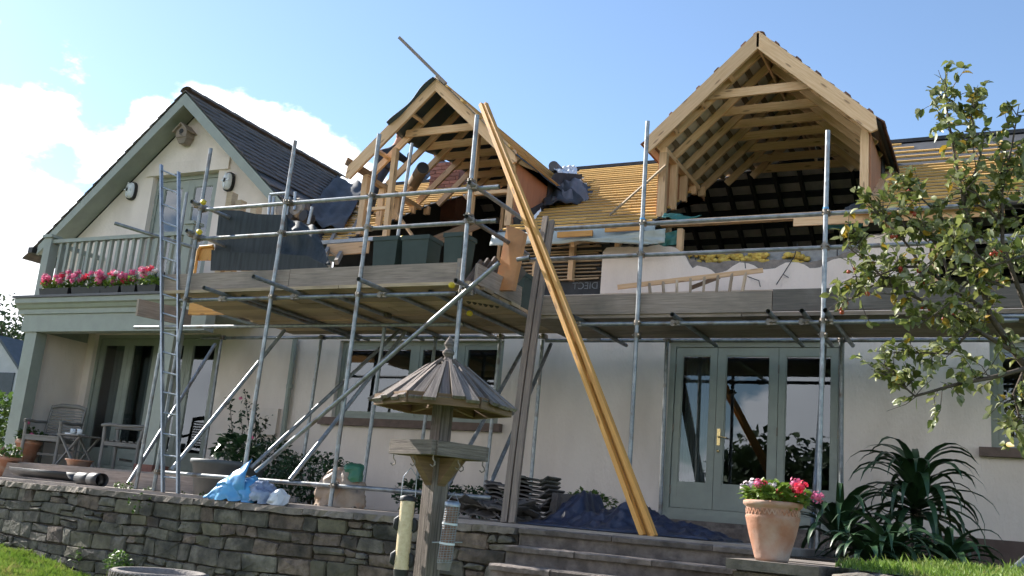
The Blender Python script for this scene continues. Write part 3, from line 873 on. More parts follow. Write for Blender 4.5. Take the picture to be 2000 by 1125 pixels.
# ------------------------------------------------------------------ main roof
roof_polys = {
    'A': [(-9.46, 11.7), (-8.88, 11.7), (-8.88, 13.95), (-7.6, 16.1), (-12.33, 16.1)],
    'B': [(-6.34, 11.7), (-4.12, 11.7), (-4.12, 13.95), (-2.84, 16.1), (-7.6, 16.1), (-6.34, 13.95)],
    'C': [(-1.56, 11.7), (4.2, 11.7), (4.2, 16.1), (-2.84, 16.1), (-1.56, 13.95)],
}
def xr(poly, y):
    xs_ = []
    n = len(poly)
    for i in range(n):
        a, b = poly[i], poly[(i + 1) % n]
        if (a[1] - y) * (b[1] - y) <= 0 and a[1] != b[1]:
            xs_.append(lerp(a[0], b[0], (y - a[1]) / (b[1] - a[1])))
    return (min(xs_), max(xs_)) if len(xs_) > 1 else None
m = MB()
for k, pl in roof_polys.items():
    m.prism([(x, y, rz(y)) for x, y in pl], (0, .012, -.02))
roof = m.build('main_roof', felt, house)
# back slope with tiles seen from below through the openings
m = MB(); m.prism([(-12.3, 16.1, 6.35), (4.2, 16.1, 6.35), (4.2, 20.5, 3.81), (-12.3, 20.5, 3.81)], (0, .02, .03)); m.build('rear_slope', tile_u, roof)
for i in range(14):
    y = 16.3 + i * .3
    m = MB(); m.beam((-12.2, y, 6.35 - RS * (y - 16.1) - .02), (4, y, 6.35 - RS * (y - 16.1) - .02), .13, .03, up=(0, .5, .866)); m.build('rear_batten', felt, roof)
x = -12
while x < 4:
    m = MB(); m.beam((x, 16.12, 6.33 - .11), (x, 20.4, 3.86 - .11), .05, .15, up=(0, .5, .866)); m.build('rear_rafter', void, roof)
    x += .42
m = MB(); m.beam((-12.3, 16.1, 6.34), (4.2, 16.1, 6.34), .22, .06); m.build('ridge_felt', felt, roof)
for k, pl in roof_polys.items():
    s = .06; i = 0
    while s < 5.0:
        y = 11.7 + s * .866
        q = xr(pl, y)
        if q and q[1] - q[0] > .15:
            x0, x1 = q
            if k == 'B' and y > 13.9: x0 += .35 + rnd(0, .12)
            elif k == 'B': x0 += .03 + rnd(0, .05)
            if k == 'C' and y > 13.95: x0 += .10
            skip = k == 'C' and s > 2.75 and i % 2 == 0
            if not skip:
                x1_ = x1
                if k == 'C' and s > 4.3: x1_ = x0 + 1.1
                off = V((0, -.5, .866)) * .014
                cuts = [x0]
                if k in 'BC':
                    c = x0 + rnd(.9, 1.8)
                    while c < x1_ - .5: cuts.append(c); c += rnd(1.2, 2.4)
                cuts.append(x1_)
                for a, b_ in zip(cuts, cuts[1:]):
                    b = MB(); dz = rnd(-.006, .006)
                    b.beam(V((a + .003, y, rz(y))) + off + V((0, dz, dz * .6)), V((b_ - .003, y, rz(y))) + off + V((0, dz + rnd(-.006, .006), dz * .6)), .038, .026, up=(0, -.5, .866))
                    b.build('batten', batten_m, roof)
        s += .208; i += 1
# eaves: felt skirt, gutter-board, short yellow boards, wall plate and studs
m = MB()
m.grid(lambda u, v: (lerp(-6.4, -4.05, u), 11.69 - .06 * v + .01 * math.sin(u * 17), rz(11.69) - .02 - .20 * v + .012 * math.sin(u * 23 + v)), 30, 4)
m.build('eaves_felt', palemem, roof, solid=.004)
for a, b_ in (((1089, 459), (1158, 452)), ((1182, 448), (1256, 440))):
    A, B = at(*a, Y=11.58), at(*b_, Y=11.58); B.z = A.z
    m = MB(); m.beam(A, B, .03, .075); m.build('eaves_board', larch, roof)
for p, q in (((1120, 473), (1117, 548)), ((1330, 448), (1326, 492)), ((1733, 432), (1735, 460)), ((1826, 428), (1828, 560)), ((1941, 470), (1945, 548)), ((1048, 512), (1044, 560)), ((1208, 472), (1206, 486))):
    A, B = at(*p, Y=12.04), at(*q, Y=12.04); B.x = A.x
    m = MB(); m.beam(A, B, .07, .09, up=(0, 1, 0)); m.build('wall_stud', pine, house)
for p in ((1118, 477), (1205, 469), (1278, 464), (1690, 436)):
    A = at(*p, Y=11.72); m = MB(); m.beam(A, A + V((0, .6, .3)), .05, .07); m.build('rafter_end', pine, roof)
zc = at(1400, 432, Y=12.06).z
m = MB(); m.beam((-4.1, 12.06, zc), (-1.4, 12.06, zc), .10, .075); m.build('wall_plate', pine, house)
A = at(1550, 432, Y=11.86); m = MB(); m.beam((A.x, 11.86, A.z), (A.x + 2.3, 11.86, A.z), .03, .13); m.build('fascia_board', pine, house)
A = at(1650, 416, Y=11.82); m = MB(); m.beam(A, (A.x + 1.05, 11.82, A.z), .03, .06); m.build('fascia_strip', larch, house)
# hanging sheets at the dormer foot
def cloth(name, corners, mt, parent, amp=.02, n=14, seed=0):
    a, b_, c, d_ = [V(q) for q in corners]
    nrm = (b_ - a).cross(d_ - a).normalized()
    def f(u, v):
        p = lerp(lerp(a, b_, u), lerp(d_, c, u), v)
        return p + nrm * amp * (mnoise.noise(V((u * 3.1 + seed, v * 2.7, seed * 1.7))) * 2 + .4 * math.sin(u * 19 + seed + v * 5))
    g = MB(); g.grid(f, n, n)
    return g.build(name, mt, parent, solid=.004)
cloth('membrane_flap', [at(1120, 470, Y=11.6), at(1300, 446, Y=11.6), at(1298, 474, Y=11.6), at(1265, 478, Y=11.62)], palemem, house, .015, seed=3)
cloth('teal_flap', [at(1300, 414, Y=11.72), at(1370, 424, Y=11.9), at(1330, 430, Y=11.7), at(1288, 424, Y=11.62)], teal, house, .02, seed=5)
cloth('teal_flap', [at(1270, 460, Y=12.02), at(1330, 450, Y=12.02), at(1322, 478, Y=12.02), at(1280, 482, Y=12.02)], teal, house, .02, seed=6)
cloth('teal_flap', [at(1605, 440, Y=12.0), at(1700, 430, Y=12.0), at(1680, 445, Y=12.0), at(1610, 448, Y=12.0)], teal, house, .01, seed=7)
cloth('felt_corner', [at(1650, 408, Y=11.7), at(1682, 390, Y=11.75), at(1690, 402, Y=11.7), at(1652, 412, Y=11.65)], felt, house, .015, seed=8)
cloth('white_flap', [at(1036, 432, Y=11.75), at(1056, 406, Y=11.95), at(1056, 412, Y=11.85), at(1042, 432, Y=11.7)], whitep, house, .01, seed=9)

# ------------------------------------------------------------------ broken wall above the scaffold deck
def jag(pts, y, step=10, amp=2.2):
    out_ = []
    for (x0, y0), (x1, y1) in zip(pts, pts[1:]):
        n = max(1, int(math.hypot(x1 - x0, y1 - y0) / step))
        for k in range(n):
            t_ = k / n
            out_.append((lerp(x0, x1, t_) + rnd(-1, 1) * amp * .6, lerp(y0, y1, t_) + rnd(-1, 1) * amp))
    out_.append(pts[-1])
    return [at(a, b_, Y=y) for a, b_ in out_]
def slabpoly(top, y, depth, name, mt, zb=2.962):
    top = [p for p in top]
    m = MB()
    # strip of quads so that the jagged outline stays clean
    for a, b_ in zip(top, top[1:]):
        if b_.x - a.x < .002: continue
        m.prism([(a.x, y, zb), (b_.x, y, zb), (b_.x, y, b_.z), (a.x, y, a.z)], (0, depth, 0))
    return m.build(name, mt, house)
def mono(pts):
    out_ = [pts[0]]
    for p in pts[1:]:
        if p.x > out_[-1].x + .004: out_.append(p)
    return out_
slabpoly(mono(jag([(1178, 490), (1184, 484), (1210, 481), (1240, 484), (1288, 479), (1318, 482), (1333, 492), (1345, 512), (1352, 524), (1362, 519), (1378, 522), (1398, 532), (1420, 527), (1445, 514), (1462, 513), (1482, 524), (1504, 526), (1534, 514), (1560, 511), (1582, 523), (1602, 522), (1625, 505), (1662, 502), (1684, 486), (1690, 468), (1706, 459), (1740, 457), (1790, 457), (1815, 462)], 11.99)), 11.99, .05, 'broken_render', cream)
slabpoly(mono(jag([(1182, 486), (1215, 479), (1290, 477), (1322, 480), (1332, 484), (1345, 505), (1380, 514), (1440, 508), (1470, 512), (1520, 508), (1580, 512), (1640, 500), (1680, 478), (1700, 458), (1818, 456)], 12.042, 8, 2.5)), 12.042, .10, 'broken_masonry', rubble)
zt = at(1500, 484, Y=12.20).z
x = -4.1
while x < -1.5:
    for k in range(3):
        b = MB(); b.box(x + .006, x + .434, 12.19, 12.29, zt - .215 * (k + 1) + .006, zt - .215 * k - .004); b.build('block', block_m, house)
    x += .44
for k in range(70):                                             # insulation pushed out of the cavity
    pxx = rnd(1340, 1500) if k < 58 else rnd(1530, 1580)
    P = at(pxx, rnd(496, 513), Y=12.15)
    b = MB(); r_ = rnd(.03, .065)
    vs = []; n = 7
    for i in range(5):
        ph = math.pi * i / 4
        for q in range(n):
            a_ = 2 * math.pi * q / n
            rr = r_ * rnd(.75, 1.2)
            vs.append(P + V((math.cos(a_) * math.sin(ph) * rr, math.sin(a_) * math.sin(ph) * rr * .7, math.cos(ph) * rr * .7)))
    b.add(vs, [(i * n + q, i * n + (q + 1) % n, (i + 1) * n + (q + 1) % n, (i + 1) * n + q) for i in range(4) for q in range(n)], None, True)
    b.build('insulation_tuft', wool, house)
for p in ([(1558, 475), (1552, 500), (1530, 535), (1516, 556)], [(1455, 512), (1456, 524)], [(1460, 540), (1482, 548), (1485, 560)], [(1530, 536), (1540, 542)]):
    b = MB(); b.path([at(a, c, Y=11.95) for a, c in p], .006, 6); b.build('loose_wire', blackp, house)
# tile-hanging battens beside the broken wall, felt with print behind them
fz0, fz1 = 2.72, 3.80
m = MB(); m.box(-6.3, -4.78, 12.20, 12.215, fz0, fz1 - .1); fp = m.build('felt_backing', felt, house)
zb0 = at(1150, 546, Y=12.165).z
for i in range(13):
    z = zb0 + i * .052 + rnd(-.006, .006)
    x0 = -6.25; x1 = -4.96 + rnd(-.14, .06)
    b = MB(); b.beam((x0, 12.17, z), (x1, 12.16 + rnd(-.02, .02), z + rnd(-.016, .016)), .05, .016); b.build('batten', deckboard, fp)
tx = bpy.data.curves.new('print', 'FONT'); tx.body = 'DIECT'; tx.size = .135; tx.extrude = .0008; tx.space_character = 1.0
to = bpy.data.objects.new('print', tx); col.objects.link(to)
dg = bpy.context.evaluated_depsgraph_get(); me = bpy.data.meshes.new_from_object(to.evaluated_get(dg)); bpy.data.objects.remove(to)
letter = mat('felt_print', (.20, .23, .26), (.13, .15, .17), .7, 14)
me.materials.clear(); me.materials.append(letter)
lo = bpy.data.objects.new('lettering', me); col.objects.link(lo); lo.parent = fp
P = at(1172, 562, Y=12.192)
lo.rotation_euler = (R(90), 0, R(180)); lo.location = V((at(1168, 560, Y=12.19).x, 12.194, at(1150, 564, Y=12.19).z)) - wloc(fp)

# ------------------------------------------------------------------ dormers
HW = 1.43; DSL = .925
def dormer(cx, done):
    apz = 6.25                               # top of rafters at the apex
    ez = apz - DSL * HW
    def dz(x): return apz - DSL * abs(x - cx)
    # carcass: head plate mesh is the dormer part itself
    x = cx - 1.27
    m = MB(); m.beam((x, 12.0, dz(x) - .16), (x, 13.6, dz(x) - .16), .09, .07)
    dm = m.build('dormer', pine, house)
    x = cx + 1.27
    m = MB(); m.beam((x, 12.0, dz(x) - .16), (x, 13.6, dz(x) - .16), .09, .07); m.build('head_plate', pine, dm)
    bm_ = pine
    # barge pair at the front of the overhang
    sn = V((0, 1, 0))
    for s in (-1, 1):
        dirv = V((s, 0, -DSL)).normalized(); up = V((s * DSL, 0, 1)).normalized()
        a = V((cx, 11.76, apz + .02)) - up * .09; b_ = a + dirv * (math.hypot(HW, HW * DSL) + .06)
        m = MB(); m.prism([(cx, 11.74, apz + .072), (cx + s * HW, 11.74, ez + .072), (cx + s * (HW + .02), 11.74, ez - .10), (cx + s * (HW - .055), 11.74, ez - .155 + .025), (cx, 11.74, apz - .175)], (0, .045, 0)); m.build('barge_board', bm_, dm)
    trusses = [(12.02 if done else 12.16) + .46 * i for i in range(7)]
    for k, y in enumerate(trusses):
        zr = rz(y)
        for s in (-1, 1):
            up = V((s * DSL, 0, 1)).normalized()
            a = V((cx + s * .02, y, apz - .005)) - up * .055
            rc = 1.38 if done else 1.31
            reach = rc if y < 13.6 else max(.3, rc * (16.1 - y) / 2.3)
            b_ = V((cx + s * reach, y, dz(cx + s * reach) - .005)) - up * .055
            m = MB(); m.beam(a, b_, .046, .10, up=up); m.build('rafter', bm_, dm)
        zcol = 5.60
        hwc = (apz - zcol) / DSL - .02
        m = MB(); m.beam((cx - hwc, y - .045 if k == 0 else y + .05, zcol), (cx + hwc, y - .045 if k == 0 else y + .05, zcol), .04, .115); m.build('collar_tie', bm_, dm)
    # gable ladder noggins between barge and first truss
    for s in (-1, 1):
        for t_ in (.32, .72) if not done else (.3, .55, .8):
            x = cx + s * HW * t_
            up = V((s * DSL, 0, 1)).normalized()
            P = V((x, 11.79, dz(x))) - up * .06
            m = MB(); m.beam(P, P + V((0, .2 if done else .34, 0)), .05, .09, up=up); m.build('noggin', bm_, dm)
    m = MB(); m.beam((cx, 11.74 if done else 11.9, apz - .06), (cx, 16.0, apz - .06), .03, .19); m.build('ridge_board', bm_, dm)
    # cheek studs
    for s in (-1, 1):
        x = cx + s * 1.27
        for k, y in enumerate((12.05, 12.5, 12.95, 13.4, 13.85)):
            z0 = rz(y) - (.03 if k else .02)
            w = .10 if k == 0 else .06
            m = MB(); m.beam((x, y, z0), (x, y, dz(x) - .195), .10, w, up=(0, 1, 0)); m.build('cheek_stud', bm_, dm)
        # sheathing outside the studs
        xo = x + s * .056
        m = MB(); m.prism([(xo, 12.03, rz(12.03) + .02), (xo, 12.03, dz(x) - .16), (xo, 14.2, dz(x) - .16), (xo, 14.2, rz(14.2) + .02)], (s * .012, 0, 0))
        if done or s > 0: m.build('cheek_board', ply, dm)
    if not done:                                        # inner window studs
        for x in (cx - .80, cx + .62):
            m = MB(); m.beam((x, 12.06, 3.9), (x, 12.06, dz(x) - .16), .075, .09, up=(0, 1, 0)); m.build('window_stud', bm_, dm)
        for z in (4.40, 3.93):
            m = MB(); m.beam((cx - 1.215, 12.07, z), (cx - .84, 12.07, z), .06, .05); m.build('head_rail', bm_, dm)
        for z in (4.52,):
            m = MB(); m.beam((cx + .66, 12.07, z), (cx + 1.215, 12.07, z), .06, .05); m.build('head_rail', bm_, dm)
        m = MB(); m.beam((cx - .75, 12.2, 4.35), (cx + .1, 12.3, 3.35), .03, .09, up=(0, 1, 0)); m.build('brace', bm_, dm)
        m = MB(); m.beam((cx - .2, 14.6, 3.2), (cx - .2, 14.6, 5.2), .06, .09); m.build('brace', bm_, dm)
    return dm, apz, ez, dz
D2, apz, ez, dz2 = dormer(-2.84, True)
D1, _, _, dz1 = dormer(-7.62, False)
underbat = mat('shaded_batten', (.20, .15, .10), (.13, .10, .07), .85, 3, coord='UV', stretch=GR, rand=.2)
# finished dormer: tile courses over battens, seen from below between the rafters
cx = -2.84
def slope_pt(cx, s, d, y, up): 
    n = V((s * DSL, 0, 1)).normalized(); q = V((s, 0, -DSL)).normalized()
    return V((cx, y, apz)) + q * d + n * up
LN = math.hypot(HW, HW * DSL) + .04
def yback(d):                                  # where the dormer slope runs into the main roof
    z = apz - d * DSL / math.hypot(1, DSL)
    return 12 + (z - 3.98) / RS
for s in (-1, 1):
    nb = 9
    for i in range(nb):
        d = LN * (i + .5) / nb
        yb_ = min(16.0, yback(d))
        b = MB(); n = V((s * DSL, 0, 1)).normalized()
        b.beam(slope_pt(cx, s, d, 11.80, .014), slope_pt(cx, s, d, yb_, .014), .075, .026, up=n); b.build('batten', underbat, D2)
    rows = 10
    for i in range(rows):
        d0, d1 = LN * i / rows, LN * (i + 1.12) / rows
        yb_ = min(16.0, yback(min(d1, LN)))
        y = 11.79
        b = MB()
        a0, a1 = slope_pt(cx, s, d0, y, .032), slope_pt(cx, s, d1, y, .052)
        n = V((s * DSL, 0, 1)).normalized()
        L = yb_ - y
        nt_ = max(2, int(L / .22))
        for k in range(nt_):
            ya, yb2 = lerp(y, yb_, k / nt_), lerp(y, yb_, (k + 1) / nt_) - .004
            p = [V((a0.x, ya, a0.z)), V((a1.x, ya, a1.z)), V((a1.x, yb2, a1.z)), V((a0.x, yb2, a0.z))]
            dz_ = n * rnd(0, .008)
            b.prism([q + dz_ for q in p], n * .016)
        b.build('tile_course', tile_r, D2)
    b = MB()
    b.prism([slope_pt(cx, s, 0, 11.79, .029), slope_pt(cx, s, LN, 11.79, .029), slope_pt(cx, s, LN, yback(LN) - .02, .029), slope_pt(cx, s, 0, 15.98, .029)], V((s * DSL, 0, 1)).normalized() * .004)
    b.build('underlay', tile_u if s < 0 else felt_u, D2)
b = MB()
for y in [11.79 + .4 * k for k in range(10)]:
    n = 8; vs = []
    for yy in (y, y + .41):
        for q in range(n + 1):
            a_ = math.pi * q / n
            vs.append((cx + math.cos(a_) * .07, yy, apz + .04 + math.sin(a_) * .035 + (.008 if yy == y else 0)))
    b.add(vs, [(q, q + 1, n + 2 + q, n + 1 + q) for q in range(n)], None, True)
b.build('ridge_tile', tile_r, D2, solid=.012)
for s in (-1, 1):                                      # tile ends showing on the verge
    for k in range(5):
        d = LN * (k + .45) / 5 + rnd(-.08, .08)
        n = V((s * DSL, 0, 1)).normalized()
        b = MB(); b.beam(slope_pt(cx, s, d, 11.81, .072), slope_pt(cx, s, d + rnd(.05, .09), 11.81, .068), .10, .026, up=n); b.build('verge_tile', tile_r, D2)
# dark flashing at the back of the right cheek, both dormers
for cx_, dm in ((-2.84, D2), (-7.62, D1)):
    xo = cx_ + 1.27 + .075
    b = MB(); b.prism([(xo, 13.05, rz(13.05) + .03), (xo, 13.05, rz(13.05) + .40), (xo, 13.3, rz(13.3) + .50), (xo, 14.3, rz(14.3) + .25), (xo, 14.3, rz(14.3) + .03)], (.01, 0, 0)); b.build('felt_upstand', felt, dm)
    b = MB(); b.beam((cx_ + 1.38, 12.05, rz(12.05) + .05), (cx_ + 1.38, 13.7, rz(13.7) + .05), .10, .10, up=(0, -.5, .866)); b.build('sole_piece', pine if cx_ > -5 else felt, dm)
# bare dormer: felt over the right slope and the top of the left one
cx = -7.62
b = MB(); b.grid(lambda u, v: slope_pt(cx, 1, LN * u * 1.0 + .0, lerp(11.66, yback(LN * u) - .05, v), .022 + .008 * math.sin(v * 14 + u * 3)), 12, 14); b.build('roof_felt', felt_u, D1, solid=.006)
def lf(u, v):
    d = (.98 + .08 * math.sin(v * 7)) * u
    y = lerp(11.66 - .03 * math.sin(u * 9), yback(d) - .1, v)
    return slope_pt(cx, -1, d, y, .016 + .008 * math.sin(v * 9 + u * 5) + (.03 * max(0, u - .8) * 5 * (1 if v < .15 else .2)))
b = MB(); b.grid(lf, 14, 14); b.build('roof_felt', felt_u, D1, solid=.006)
for i in range(5):
    d = LN * (i + .8) / 5.2
    n = V((DSL, 0, 1)).normalized()
    b = MB(); b.beam(slope_pt(cx, 1, d, 11.64, .045), slope_pt(cx, 1, d, min(15.8, yback(d)), .045), .05, .03, up=n); b.build('batten', batten_m, D1)
n = V((DSL, 0, 1)).normalized()
b = MB(); b.beam(slope_pt(cx, 1, .25, 11.66, .06), slope_pt(cx, 1, -1.02, 11.66, .075), .045, .045, up=n); b.build('projecting_lath', greyboard, D1)
b = MB(); b.beam(at(676, 314, Y=11.72), at(735, 350, Y=12.2), .035, .12); b.build('eaves_plank', brownwood, D1)
m = MB(); m.prism([(-9.46, 12.3, 2.73), (-9.46, 12.3, 4.1), (-9.46, 16.1, 6.3), (-9.46, 20.2, 3.93), (-9.46, 20.2, 2.73)], (-.05, 0, 0)); m.build('attic_sky_blocker', void, house)  # dark closing panel, added to block sky showing through the open attic
m = MB(); m.tube(at(577, 662, Y=11.93), V((at(577, 668, Y=11.93).x, 11.93, ZT)), .04, 12)
for z in (.5, 1.6): m.tube((at(577, 668, Y=11.93).x, 11.93, z), (at(577, 668, Y=11.93).x, 11.93, z + .06), .05, 12)
m.build('downpipe', sage, house)
A = at(508, 797, Y=11.98); B = at(543, 835, Y=11.98)
m = MB(); m.box(A.x, B.x, 11.93, 11.999, B.z - .12, A.z); m.build('meter_box', cream, house)
# felt bundled in the valley between wing and main roof
def valley(u, v):
    y = lerp(11.9, 15.9, u); z = rz(y)
    x = -9.46 + (y - 11.7) * (-12.33 + 9.46) / 4.4
    w = (v - .5) * 1.0
    h = .07 + .10 * math.exp(-((w - .15) / .25) ** 2) + .07 * mnoise.noise(V((u * 7, v * 5, 2)))
    return (x + w * .75 + .1, y, max(z + .02, gz(x + w * .75 + .1) + .07 if w < 0 else z) + h)
m = MB(); m.grid(valley, 26, 16); m.build('valley_felt', felt, house, solid=.006)

# ================================================================== scaffolds
TR = .02415
YL, YR, YI = 8.8, 10.05, 11.45
scL = thing('scaffold', 'deep left-hand tube scaffold standing forward under the bare dormer', 'scaffold', (-7, 9, ZT), 'scaffolds along the facade')
scR = thing('scaffold', 'shallow right-hand tube scaffold in front of the finished dormer', 'scaffold', (-1.5, 10.5, ZT), 'scaffolds along the facade')
def tb(name, a, b, par, mt=None, r=TR):
    m = MB()
    m.path([a, b], r, 12, caps=False)
    m.path([a, b], r - .004, 12, caps=False)
    # annular ends so that the tube reads as hollow
    return m.build(name, mt or steel, par)
cm = MB()
cm.tube((0, 0, -.028), (0, 0, .028), TR + .009, 10)
cm.tube((-.03, .052, 0), (.03, .052, 0), TR + .009, 10)
cm.box(-.022, .022, .012, .045, -.03, .03)
cm.tube((.036, -.03, 0), (.036, .035, 0), .008, 6); cm.tube((-.036, -.03, 0), (-.036, .045, 0), .008, 6)
cm.tube((0, .05, .034), (0, .085, .034), .008, 6); cm.lathe((.036, -.032, 0), [(.0, -.012), (.014, -.012), (.014, .012), (0, .012)], 6)
coup0 = cm.build('coupler', rusty, scL)
coup0.location = at(1, 1, Y=8) * 0 + V((at(563, 400, Y=YL).x, YL, at(563, 395, Y=YL).z)) - scL.location
coup0_used = True
for v_ in coup0.data.vertices: v_.co += scL.location      # mesh is local to the joint
def couple(p, par, rz_=0.0):
    put(coup0, 'coupler', par, p, (0, 0, rz_ + rnd(-.1, .1)))
def pt(px_, py_, y): return at(px_, py_, Y=y)
def standard(t, b, y, par, zend=None):
    A = pt(*t, y); B = pt(*b, y); B = B + (B - A) * 0
    if zend is not None:
        k = (zend - A.z) / (B.z - A.z); B = lerp(A, B, k)
    st = tb('standard', A, B, par)
    m = MB(); m.box(B.x - .075, B.x + .075, B.y - .075, B.y + .075, ZT + .001, ZT + .008); m.tube((B.x, B.y, ZT), (B.x, B.y, ZT + .06), .019, 8); m.build('base_plate', rusty, st)
    return A, B
S = []
for t, b in (((412, 290), (300, 957)), ((577, 275), (478, 915)), ((741, 262), (645, 988)), ((932, 225), (863, 985))):
    S.append(standard(t, b, YL, scL, ZT + .005))
def on(Sx, z):
    A, B = Sx; return lerp(A, B, (z - A.z) / (B.z - A.z))
yr = YL + .052
def xtube(name, p, q, y, par, level=True, cps=(), ext=0):
    A, B = pt(*p, y), pt(*q, y)
    if level:
        z = (A.z + B.z) / 2; A.z = B.z = z
    d_ = (B - A).normalized(); A -= d_ * ext
    tb(name, A, B, par)
    return (A.z + B.z) / 2
zg1 = xtube('guard_rail', (398, 409), (975, 366), yr, scL)
zg2 = xtube('guard_rail', (392, 466), (970, 432), yr, scL)
zl = xtube('ledger', (352, 588), (892, 571), yr, scL)
zk = xtube('ledger', (308, 922), (960, 973), yr, scL)
for s_i in S:
    for z in (zg1, zg2, zl, zk):
        couple(on(s_i, z), scL)
xtube('ledger', (264, 634), (905, 640), 10.0, scL)
zi = xtube('ledger', (395, 661), (1062, 657), YI, scL)
# standards by the wall
for t, b in (((432, 664), (396, 908)), ((627, 664), (594, 885)), ((751, 640), (708, 955)), ((977, 664), (946, 963)), ((1060, 664), (1037, 940)), ((852, 655), (820, 900))):
    A, B = standard(t, b, YI - .05 if t[0] != 751 else 10.05, scL, ZT + .005)
    couple(V((A.x, A.y, zi)), scL)
# transoms under the deck
zt_ = zl + .05
for p in ((398, 562), (495, 540), (700, 545), (890, 548)):
    A = at(*p, Z=zt_)
    tb('transom', A, V((A.x, 11.62, zt_)), scL)
    couple(V((A.x, yr, zt_ - .05)), scL, 1.57)
for x in (-8.2, -6.9, -5.6):
    tb('transom', V((x, 8.95, zt_)), V((x, 11.62, zt_)), scL)
# end rails running back to the house
for Sx, zz in ((S[3], zg1), (S[3], zg2), (S[0], zg1 + .05), (S[0], zg2 + .05)):
    P = on(Sx, zz); x = P.x + (.05 if Sx is S[3] else -.05)
    tb('end_rail', V((x, YL - .12, zz + .01)), V((x, 10.2, zz + .01)), scL)
    couple(V((x, YL, zz)), scL, 1.57)
def cap(P, par):
    b = MB(); b.lathe((0, 0, 0), [(0, .03), (.026, .024), (.033, .008), (.033, -.02)], 12)
    o = MB(); o.add([(P.x + p[0], P.y - p[2], P.z + p[1]) for p in b.v], b.f, None, True); o.build('end_cap', ycap, par)
for p in ((397, 395), (389, 453)):
    cap(at(*p, Y=YL - .12), scL)
cap(at(882, 557, Z=zt_), scL); cap(at(917, 612, Y=9.6), scL)
P = at(786, 465, Y=10.3); cap(P, scL)
tb('standard', at(805, 280, Y=11.3), at(776, 470, Y=11.3), scL)
# left return: long tube toward the gable, small standard
tb('guard_rail', at(224, 436, Y=8.9), at(392, 488, Y=9.6), scL)
tb('standard', at(312, 690, Y=9.4), V((at(266, 948, Y=9.4).x, 9.4, ZT)), scL)
tb('standard', at(365, 376, Y=10.6), at(336, 560, Y=10.6), scL)
# braces
def brace(p, q, y0, y1): tb('brace', pt(*p, y0), pt(*q, y1), scL)
brace((500, 921), (975, 513), YL - .05, YL - .07)
brace((335, 918), (556, 645), YL - .03, 10.0)
brace((490, 914), (778, 647), 9.3, 10.9)
brace((566, 938), (792, 648), YL + .02, 10.3)
brace((250, 945), (420, 672), 9.3, 11.0)
brace((868, 960), (1026, 674), 9.5, 11.3)
brace((948, 968), (1076, 672), 9.9, 11.3)
tb('brace', at(1010, 507, Y=9.4), at(1034, 503, Y=9.4), scL)
couple(on(S[3], zg1 + .0) + V((0, -.02, .06)), scL); couple(on(S[3], zg2 + .06), scL)
# deck boards and toe boards
def board(x0, x1, y, z, w, t, mt, par, name='deck_board', sag=0):
    m = MB(); m.beam((x0, y, z), (x1, y, z + sag), w, t); return m.build(name, mt, par)
xl, xr_ = at(322, 545, Y=YL + .06).x, -5.02
zd = zt_ + TR + .021
y = YL + .13; k = 0
while y < 11.3:
    xs0 = xl + rnd(-.05, .1); cut = rnd(xl + 1.6, xr_ - 1.4)
    board(xs0, cut - .004, y, zd + rnd(0, .010), .224, .038, deckboard, scL); board(cut + .004, xr_ + rnd(-.03, .03), y, zd + rnd(0, .010), .224, .038, deckboard, scL)
    y += .2335; k += 1
ztb = zd + .019 + .113
A = at(318, 545, Y=YL + .085); B = at(898, 530, Y=YL + .085)
m = MB(); m.beam((A.x, YL + .085, ztb), (lerp(A.x, B.x, .47), YL + .085, ztb), .036, .222); m.build('toe_board', greyboard, scL)
m = MB(); m.beam((lerp(A.x, B.x, .47) + .006, YL + .087, ztb + .004), (B.x, YL + .087, ztb + .004), .036, .222); m.build('toe_board', greyboard, scL)
m = MB(); m.beam((xr_ - .02, YL + .13, ztb), (xr_ - .02, 10.0, ztb), .036, .222); m.build('toe_board', greyboard, scL)
P = at(898, 505, Y=YL + .03); m = MB(); m.beam(P, P + V((0, 0, -.27)), .045, .012, up=(0, 1, 0)); m.build('board_clip', rusty, scL)
m = MB(); m.beam(at(268, 600, Y=9.7), at(372, 622, Y=10.6), .04, .23); m.build('loose_board', greyboard, scL)
m = MB(); m.beam(at(370, 604, Y=10.2), at(441, 603, Y=10.2), .03, .17); m.build('yellow_board', larch, scL)

# right scaffold
for t, b in (((1265, 237), (1230, 905)), ((1617, 255), (1598, 1010))):
    s_ = standard(t, b, YR, scR, ZT + .005); S.append(s_)
tb('standard', V((1.05, YR, ZT)), V((1.02, YR, 3.6)), scR)
yr2 = YR + .052
zr1 = xtube('guard_rail', (1075, 447), (1880, 403), yr2, scR)
zr2 = xtube('guard_rail', (1035, 510), (1990, 465), yr2, scR)
zr3 = xtube('ledger', (1128, 630), (1990, 630), yr2, scR)
for z in (zr1, zr2, zr3):
    P = at(1000, 500, Y=yr2)
    tb('guard_rail' if z != zr3 else 'ledger', V((at(1990, 460, Y=yr2).x - .3, yr2 + .05, z + .05)), V((4, yr2 + .05, z + .05)), scR)
for s_i in S[4:]:
    for z in (zr1, zr2, zr3, zr3 - .14): couple(on(s_i, z), scR)
    m = MB(); P = on(s_i, zr1); m.tube(P + V((0, 0, .03)), P + V((0, 0, .05)), .030, 10); m.build('band', bluebag, scR)
zi2 = xtube('ledger', (1066, 662), (1990, 668), YI, scR)
for t, b in (((1303, 655), (1290, 995)), ((1643, 660), (1643, 1000)), ((1300, 655), (1288, 985))):
    if t[0] == 1300: continue
    A, B = standard(t, b, YI - .05, scR, ZT + .005); couple(V((A.x, A.y, zi2)), scR)
tb('brace', pt(1611, 676, YI - .2), V((at(1584, 1035, Y=10.3).x, 10.3, ZT)), scR)
tb('brace', at(2010, 1085, Y=8.6), at(1968, 1122, Y=8.3), scR)
zt2 = zr3 + .05
